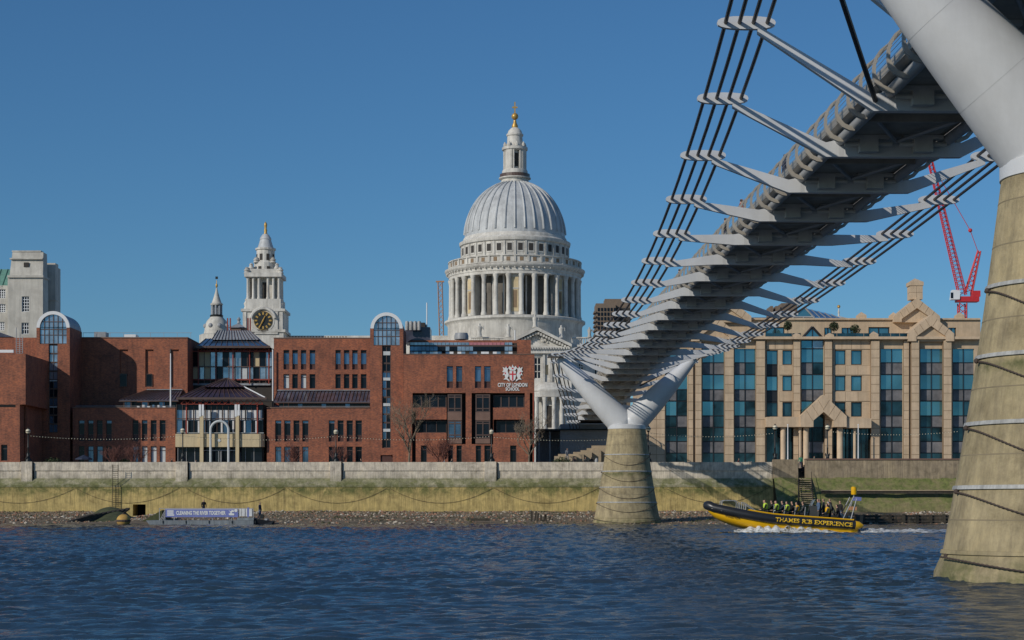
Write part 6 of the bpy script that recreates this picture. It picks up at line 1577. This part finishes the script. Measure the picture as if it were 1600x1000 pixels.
disc2 = MB().prism([(px(367.6, YJ) + .16*math.cos(2*math.pi*i/12), pz(797.8, YJ) + .16*math.sin(2*math.pi*i/12)) for i in range(12)], YJ + .38, YJ + .395); disc2.build('banner_mark', M['letter'], bg_)
for (xa, xb) in ((371.6, 376), (376.6, 381.4), (382.6, 385), (388, 392.6)): jb('white_panel', M['whitecloth'], xa, xb, 795, 806.8, YJ + .5, .5)
jb('blue_panel', M['bannerblue'], 385.2, 387.8, 793, 808, YJ + .5, .5); jb('deck_box', M['bargegrey'], 370, 396, 809, 813, YJ + .2, 3)
for xa in (247, 255.5, 270, 300, 330, 360, 394): jb('stanchion', M['steeldk'], xa, xa + .9, 794.6, 813.2, YJ + .52, .07)
jb('top_rail', M['steeldk'], 247, 395, 794, 794.7, YJ + .5, .07)
for k in range(4): 
    b = MB(); b.tube([(px(247 + k*2.5, YJ), YJ + 1, pz(813, YJ)), (px(256, YJ), YJ + 1, pz(796 + 3*k, YJ))], .04, 4); b.build('brace', M['steeldk'], bg_)
b = MB(); z0, z1 = -.2, pz(810.6, YJ); b.hexa([(px(397, YJ), YJ + .6, z0), (px(421, YJ), YJ + .6, z0), (px(421, YJ), YJ + 2.6, z0), (px(397, YJ), YJ + 2.6, z0), (px(396.5, YJ), YJ + .4, z1), (px(425.5, YJ), YJ + .6, z1 - .25), (px(425.5, YJ), YJ + 2.4, z1 - .25), (px(396.5, YJ), YJ + 2.8, z1)])
dg_ = empty('black_dinghy', (px(410, YJ), YJ + 1.5, 0), 'small black workboat tied to the right end of the barge', 'boat'); b.build('hull', M['rubber'], dg_)
b = MB(); b.box(px(404, YJ), px(409, YJ), YJ + 1, YJ + 2, z1, z1 + .45); b.build('engine_box', M['iron'], dg_); bx('thwart', M['steeldk'], px(412, YJ), px(416, YJ), YJ + .7, YJ + 2.3, z1 - .15, z1 + .02, dg_)
person('worker in black on the barge behind the banner', (px(312, YJ), YJ + 2.4, pz(806.5, YJ)), 30, 'stand', 'black', 'navy')
person('worker in navy standing in the black dinghy', (px(402.5, YJ), YJ + 1.6, pz(811, YJ)), 70, 'stand', 'navy', 'denim')
b = MB(); b.prism([(px(225, 192), .3), (px(256, 192), .3), (px(256, 192), pz(797, 192))], 191, 196); b.build('green_ramp', mat('algae', (.06, .07, .022), .8, var=.4, scale=2), label='algae green slipway wedge left of the barge', cat='slipway')

# ================================================================== SPEEDBOAT
YE = 127.0; KB = YE/F
bt_ = empty('speedboat', (px(1215, YE), YE, 0), 'yellow and black inflatable speedboat full of passengers', 'boat')
PT = R(4.2); OX, OZ = px(1100, YE), pz(803.5, YE)
def L(x, y, z):   # boat coordinates: x from bow to stern, y to the far side, z up from the tube line
    return (OX + x*math.cos(PT) + z*math.sin(PT), YE + y, OZ - x*math.sin(PT)*.98 + z*math.cos(PT))
LB = 11.0
def beam(x): return 1.28*min(1, (max(0, x)/3.6))**.55
def sheer(x): return .62*max(0, 1 - x/5.2)**1.5
# tube
path = []; rr = []
for x in np.linspace(10.6, .6, 22): path.append(L(x, -beam(x), sheer(x))); rr.append(.32 if x > 1 else .31)
for a in np.linspace(-60, 60, 7): path.append(L(.42 - .22*math.cos(R(a)), beam(.5)*a/75, sheer(0) + .02)); rr.append(.32)
for x in np.linspace(.6, 10.6, 22): path.append(L(x, beam(x), sheer(x))); rr.append(.32 if x > 1 else .31)
rr[0] = rr[-1] = .28; b = MB(); b.tube(path, rr, 14, up=(0, 0, 1)); b.build('inflatable_tube', M['rubber'], bt_, smooth=True)
for sd in (-1, 1):
    b = MB(); b.tube([L(x, sd*(beam(x) + .02), -.0) for x in (10.5, 10.75, 11.05)], [.3, .27, .08], 12); b.build('tube_cone', M['yellow'], bt_, smooth=True)
# hull
b = MB(); xs = list(np.linspace(.28, 10.7, 22)); k = 7
for x in xs:
    t = min(1, max(0, (x - .25)/4.2)); keel = -.25 - (.78 + sheer(x))*t**.5; hb = max(.02, beam(x) - .05); ch = keel*.52
    for (y, z) in ((-hb*1.04, -.05), (-hb*1.0, keel*.5), (-hb*.86, keel*.74), (0, keel), (hb*.86, keel*.74), (hb*1.0, keel*.5), (hb*1.04, -.05)): b.v.append(L(x, y, z + sheer(x)))
for i in range(len(xs)-1):
    for j in range(k-1): b.f.append((i*k+j, i*k+j+1, (i+1)*k+j+1, (i+1)*k+j)); b.m.append(0); b.s.append(True)
b.f.append(tuple((len(xs)-1)*k + j for j in range(k))); b.m.append(0); b.s.append(False); b.f.append(tuple(range(k-1, -1, -1))); b.m.append(0); b.s.append(False); b.build('hull', M['yellow'], bt_)
b = MB(); b._add([L(x, s_*(beam(x) - .15), -.02) for x in np.linspace(1, 10.6, 12) for s_ in (-1, 1)], [(2*i, 2*i+1, 2*i+3, 2*i+2) for i in range(11)]); b.build('deck', M['darkgrey'], bt_)
for sd in (-1, 1):
    b = MB(); b.tube([L(x, sd*(beam(x) - .1), .36 + sheer(x)) for x in np.linspace(3.0, 10.4, 14)], .055, 6); b.build('grab_rail', M['yellow'], bt_, smooth=True)
# lettering along the near tube and on the bow
def tubeface(x0, zc): 
    return lambda x, y, z: L(x0 + x, -beam(x0 + x) - math.sqrt(max(.01, .32**2 - y*y)) - .012 - z*.3, zc + y)
for wd_, xa_, xb_ in (('THAMES', 4.85, 6.53), ('RIB', 6.72, 7.42), ('EXPERIENCE', 7.6, 10.25)):
    text_mesh(wd_, .58, .02, 'tube_lettering', M['lettergold'], bt_, tubeface((xa_ + xb_)/2, .0), .012, fit=(xb_ - xa_, .30))
text_mesh('HOLD ON', .26, .01, 'bow_lettering', M['iron'], bt_, lambda x, y, z: L(1.9 + x, -beam(1.9 + x)*.97 - .05 - (-.38 + y + .3)*-.12, -.34 + sheer(1.9 + x) + y), .004, fit=(1.0, .2))
# bow rails
def rail(pts, r=.035, nm='bow_rail'): b = MB(); b.tube([L(*p) for p in pts], r, 6); b.build(nm, M['lead'], bt_, smooth=True)
for sd in (-.55, .55):
    rail([(1.15, sd, .25), (1.15, sd, 1.0), (1.35, sd, 1.08), (2.1, sd, 1.12), (2.3, sd, 1.0), (2.3, sd, .2)]); rail([(2.55, sd, .2), (2.55, sd, 1.05), (2.75, sd, 1.0), (3.9, sd, .3)]); rail([(2.85, sd, .9), (2.85, sd, .2)])
b = MB(); b.lathe([(.09, 0), (.09, .12), (.05, .3), (.1, .45)], L(.85, 0, .3), 8); b.build('bow_cleat', M['handrail'], bt_)
# seats, console, stern frame
for x in (4.5, 5.25, 6.0, 6.7):
    b = MB(); c = [L(x + dx, dy, dz) for dz in (0, .42) for dx, dy in ((-.2, -.75), (.3, -.75), (.3, .75), (-.2, .75))]; b.hexa([c[0], c[1], c[2], c[3], c[4], c[5], c[6], c[7]]); b.build('seat_pod', M['rubber'], bt_)
    rail([(x + .3, -.7, .3), (x + .32, -.7, 1.0), (x + .32, .7, 1.0), (x + .3, .7, .3)], .03, 'seat_rail')
b = MB(); c = [L(7.35 + dx, dy, dz) for dz, w in ((0, 0), (1.15, .12)) for dx, dy in ((w, -.5), (.6, -.5), (.6, .5), (w, .5))]; b.hexa(c); b.build('console', M['darkgrey'], bt_)
b = MB(); c = [L(7.45 + dx, dy, dz) for dz, w in ((1.15, 0), (1.6, .2)) for dx, dy in ((w, -.45), (w + .05, -.45), (w + .05, .45), (w, .45))]; b.hexa(c); b.build('windscreen', M['paleglass'], bt_)
for sd in (-.8, .8):
    rail([(9.6, sd, .1), (10.35, sd*.85, 1.95)], .04, 'stern_frame'); rail([(10.2, sd, .1), (10.6, sd*.85, 1.95)], .04, 'stern_frame')
for z, m_, nm in ((.75, 'frame', 'equipment_box'), (1.15, 'orange', 'stern_sign'), (1.85, 'bannerblue', 'frame_top')):
    b = MB(); x0 = 9.85 + z*.38; c = [L(x0 + dx, dy, z + dz) for dz in (-.12, .14) for dx, dy in ((0, -.72), (.35, -.72), (.35, .72), (0, .72))]; b.hexa(c); b.build(nm, M[m_], bt_)
b = MB(); b.lathe([(.19, 0), (.21, .05), (.21, .5), (.15, .56)], L(10.5, 0, 2.15), 12); b.build('rescue_canister', M['yellow'], bt_, smooth=True)
rail([(10.5, 0, 1.9), (10.5, 0, 2.2)], .05, 'canister_post')
b = MB(); c = [L(10.7 + dx, dy, dz) for dz in (-.3, .75) for dx, dy in ((0, -.3), (.5, -.3), (.5, .3), (0, .3))]; b.hexa(c); b.build('outboard_engine', M['iron'], bt_)
# crew and passengers
BG = 'passengers aboard the speedboat'
def aboard(x, y, z, **k): return L(x, y, z)
pos = ['foremost', 'second', 'third', 'fourth', 'fifth', 'sixth']
for i, (x, y, c, ex, hr) in enumerate(((4.35, -.5, 'black', 'vest2', 'hair2'), (4.45, .5, 'black', None, 'hair'), (5.15, -.5, 'black', 'vest2', 'hair'), (5.25, .45, 'navy', 'vest', 'hair'), (5.9, -.5, 'black', 'vest2', 'hair2'), (6.05, .4, 'black', 'vest', 'hair'), (6.6, -.5, 'navy', 'vest', 'hair'), (6.75, .5, 'black', 'vest2', 'hair2'))):
    side = 'near' if y < 0 else 'far'; row = ['front', 'second', 'third', 'rear'][i//2]
    person('seated passenger in %s, %s side of the speedboat %s row' % ({'vest': 'a yellow life vest', 'vest2': 'a lime vest', None: 'black'}[ex], side, row), L(x, y, .02), -90, 'sit', c, 'black', hr, extra=ex, group=BG)
person('standing helmsman in black at the speedboat console', L(8.25, .1, -.05), -90, 'stand', 'black', 'navy', extra=None, group=BG)
person('standing crew member in blue with lime shoulders at the console', L(8.05, -.45, -.05), -80, 'stand', 'denim', 'darkgrey', extra=None, group=BG)
person('seated passenger in yellow life vest behind the helm', L(8.75, -.4, .05), -90, 'sit', 'darkgrey', 'black', extra='vest', group=BG)
person('bending crew member in charcoal with pale cap near the stern', L(9.2, -.2, -.05), -100, 'lean', 'darkgrey', 'darkgrey', 'whitecloth', group=BG)
person('standing passenger in black hood before the stern frame', L(9.75, .35, -.05), -60, 'stand', 'black', 'denim', group=BG)
for i, (x, y, po, c, lab) in enumerate(((4.9, 0, 'sit', 'black', 'passenger in black in the middle of the boat, front half'), (5.65, .0, 'sit', 'navy', 'passenger in navy in the middle of the speedboat'), (6.35, .05, 'sit', 'black', 'passenger in black mid boat just ahead of the console'), (7.05, -.45, 'sit', 'darkgrey', 'passenger in charcoal right before the console'), (8.6, .55, 'stand', 'darkgrey', 'standing passenger in charcoal behind the helmsman'), (9.05, .5, 'stand', 'black', 'standing passenger in black near the far stern rail'), (9.45, -.5, 'sit', 'black', 'passenger in black sitting on the near stern tube'))):
    person(lab, L(x, y, .05), -90 + 12*((i % 3) - 1), po, c, 'black', 'hair2' if i % 2 else 'hair', h=1.7 + .03*(i % 4), group=BG)
# wake: heaped white water along the hull and astern
m, nt, p = newmat('foam'); nt.links.new(ramp(nt, noise(nt, 3.5, 6, .7), [(.3, (.35, .38, .4)), (.6, (.78, .79, .78))]), p.inputs['Base Color']); p.inputs['Roughness'].default_value = .9
al = ramp(nt, noise(nt, (2.2, 2.2, 2.2), 6, .75), [(.36, (0,)*3), (.52, (1,)*3)]); nt.links.new(al, p.inputs['Alpha']); bumpn(nt, p, noise(nt, 8, 5, .7), .8, .1)
rnd = random.Random(9)
def foam_strip(xa, xb, y0, y1, hfun, nx, ny, name):
    b = MB()
    for j in range(ny+1):
        for i in range(nx+1):
            u, v = i/nx, j/ny; x = xa + (xb-xa)*u; y = y0(u) + (y1(u) - y0(u))*v
            h = hfun(u)*math.sin(math.pi*min(1, max(0, v)))**.8*(.55 + .9*abs(mnoise.noise((x*1.7, y*1.7, 3)))) + .05*mnoise.noise((x*4, y*4, 8))
            b.v.append((x, y, .02 + max(0, h) if 0 < v < 1 else -.06))
    for j in range(ny):
        for i in range(nx): q = j*(nx+1)+i; b.f.append((q, q+1, q+nx+2, q+nx+1)); b.m.append(0); b.s.append(True)
    b.build(name, m, kind='stuff')
x0, x1 = px(1144, YE), px(1350, YE)
foam_strip(x0, x1, lambda u: YE - 1.35 - .9*u, lambda u: YE - .55, lambda u: .62*math.sin(math.pi*min(1, u*1.15 + .08))**.7*(1 - .45*u), 120, 10, 'bow_wave_foam')
foam_strip(x1 - .5, px(1620, YE), lambda u: YE - 1.6 - 2.6*u, lambda u: YE + 1.6 + 3.0*u, lambda u: .30*(1 - u*.45)*(.6 + .5*abs(math.sin(9*u + 1))), 140, 22, 'wake_foam')
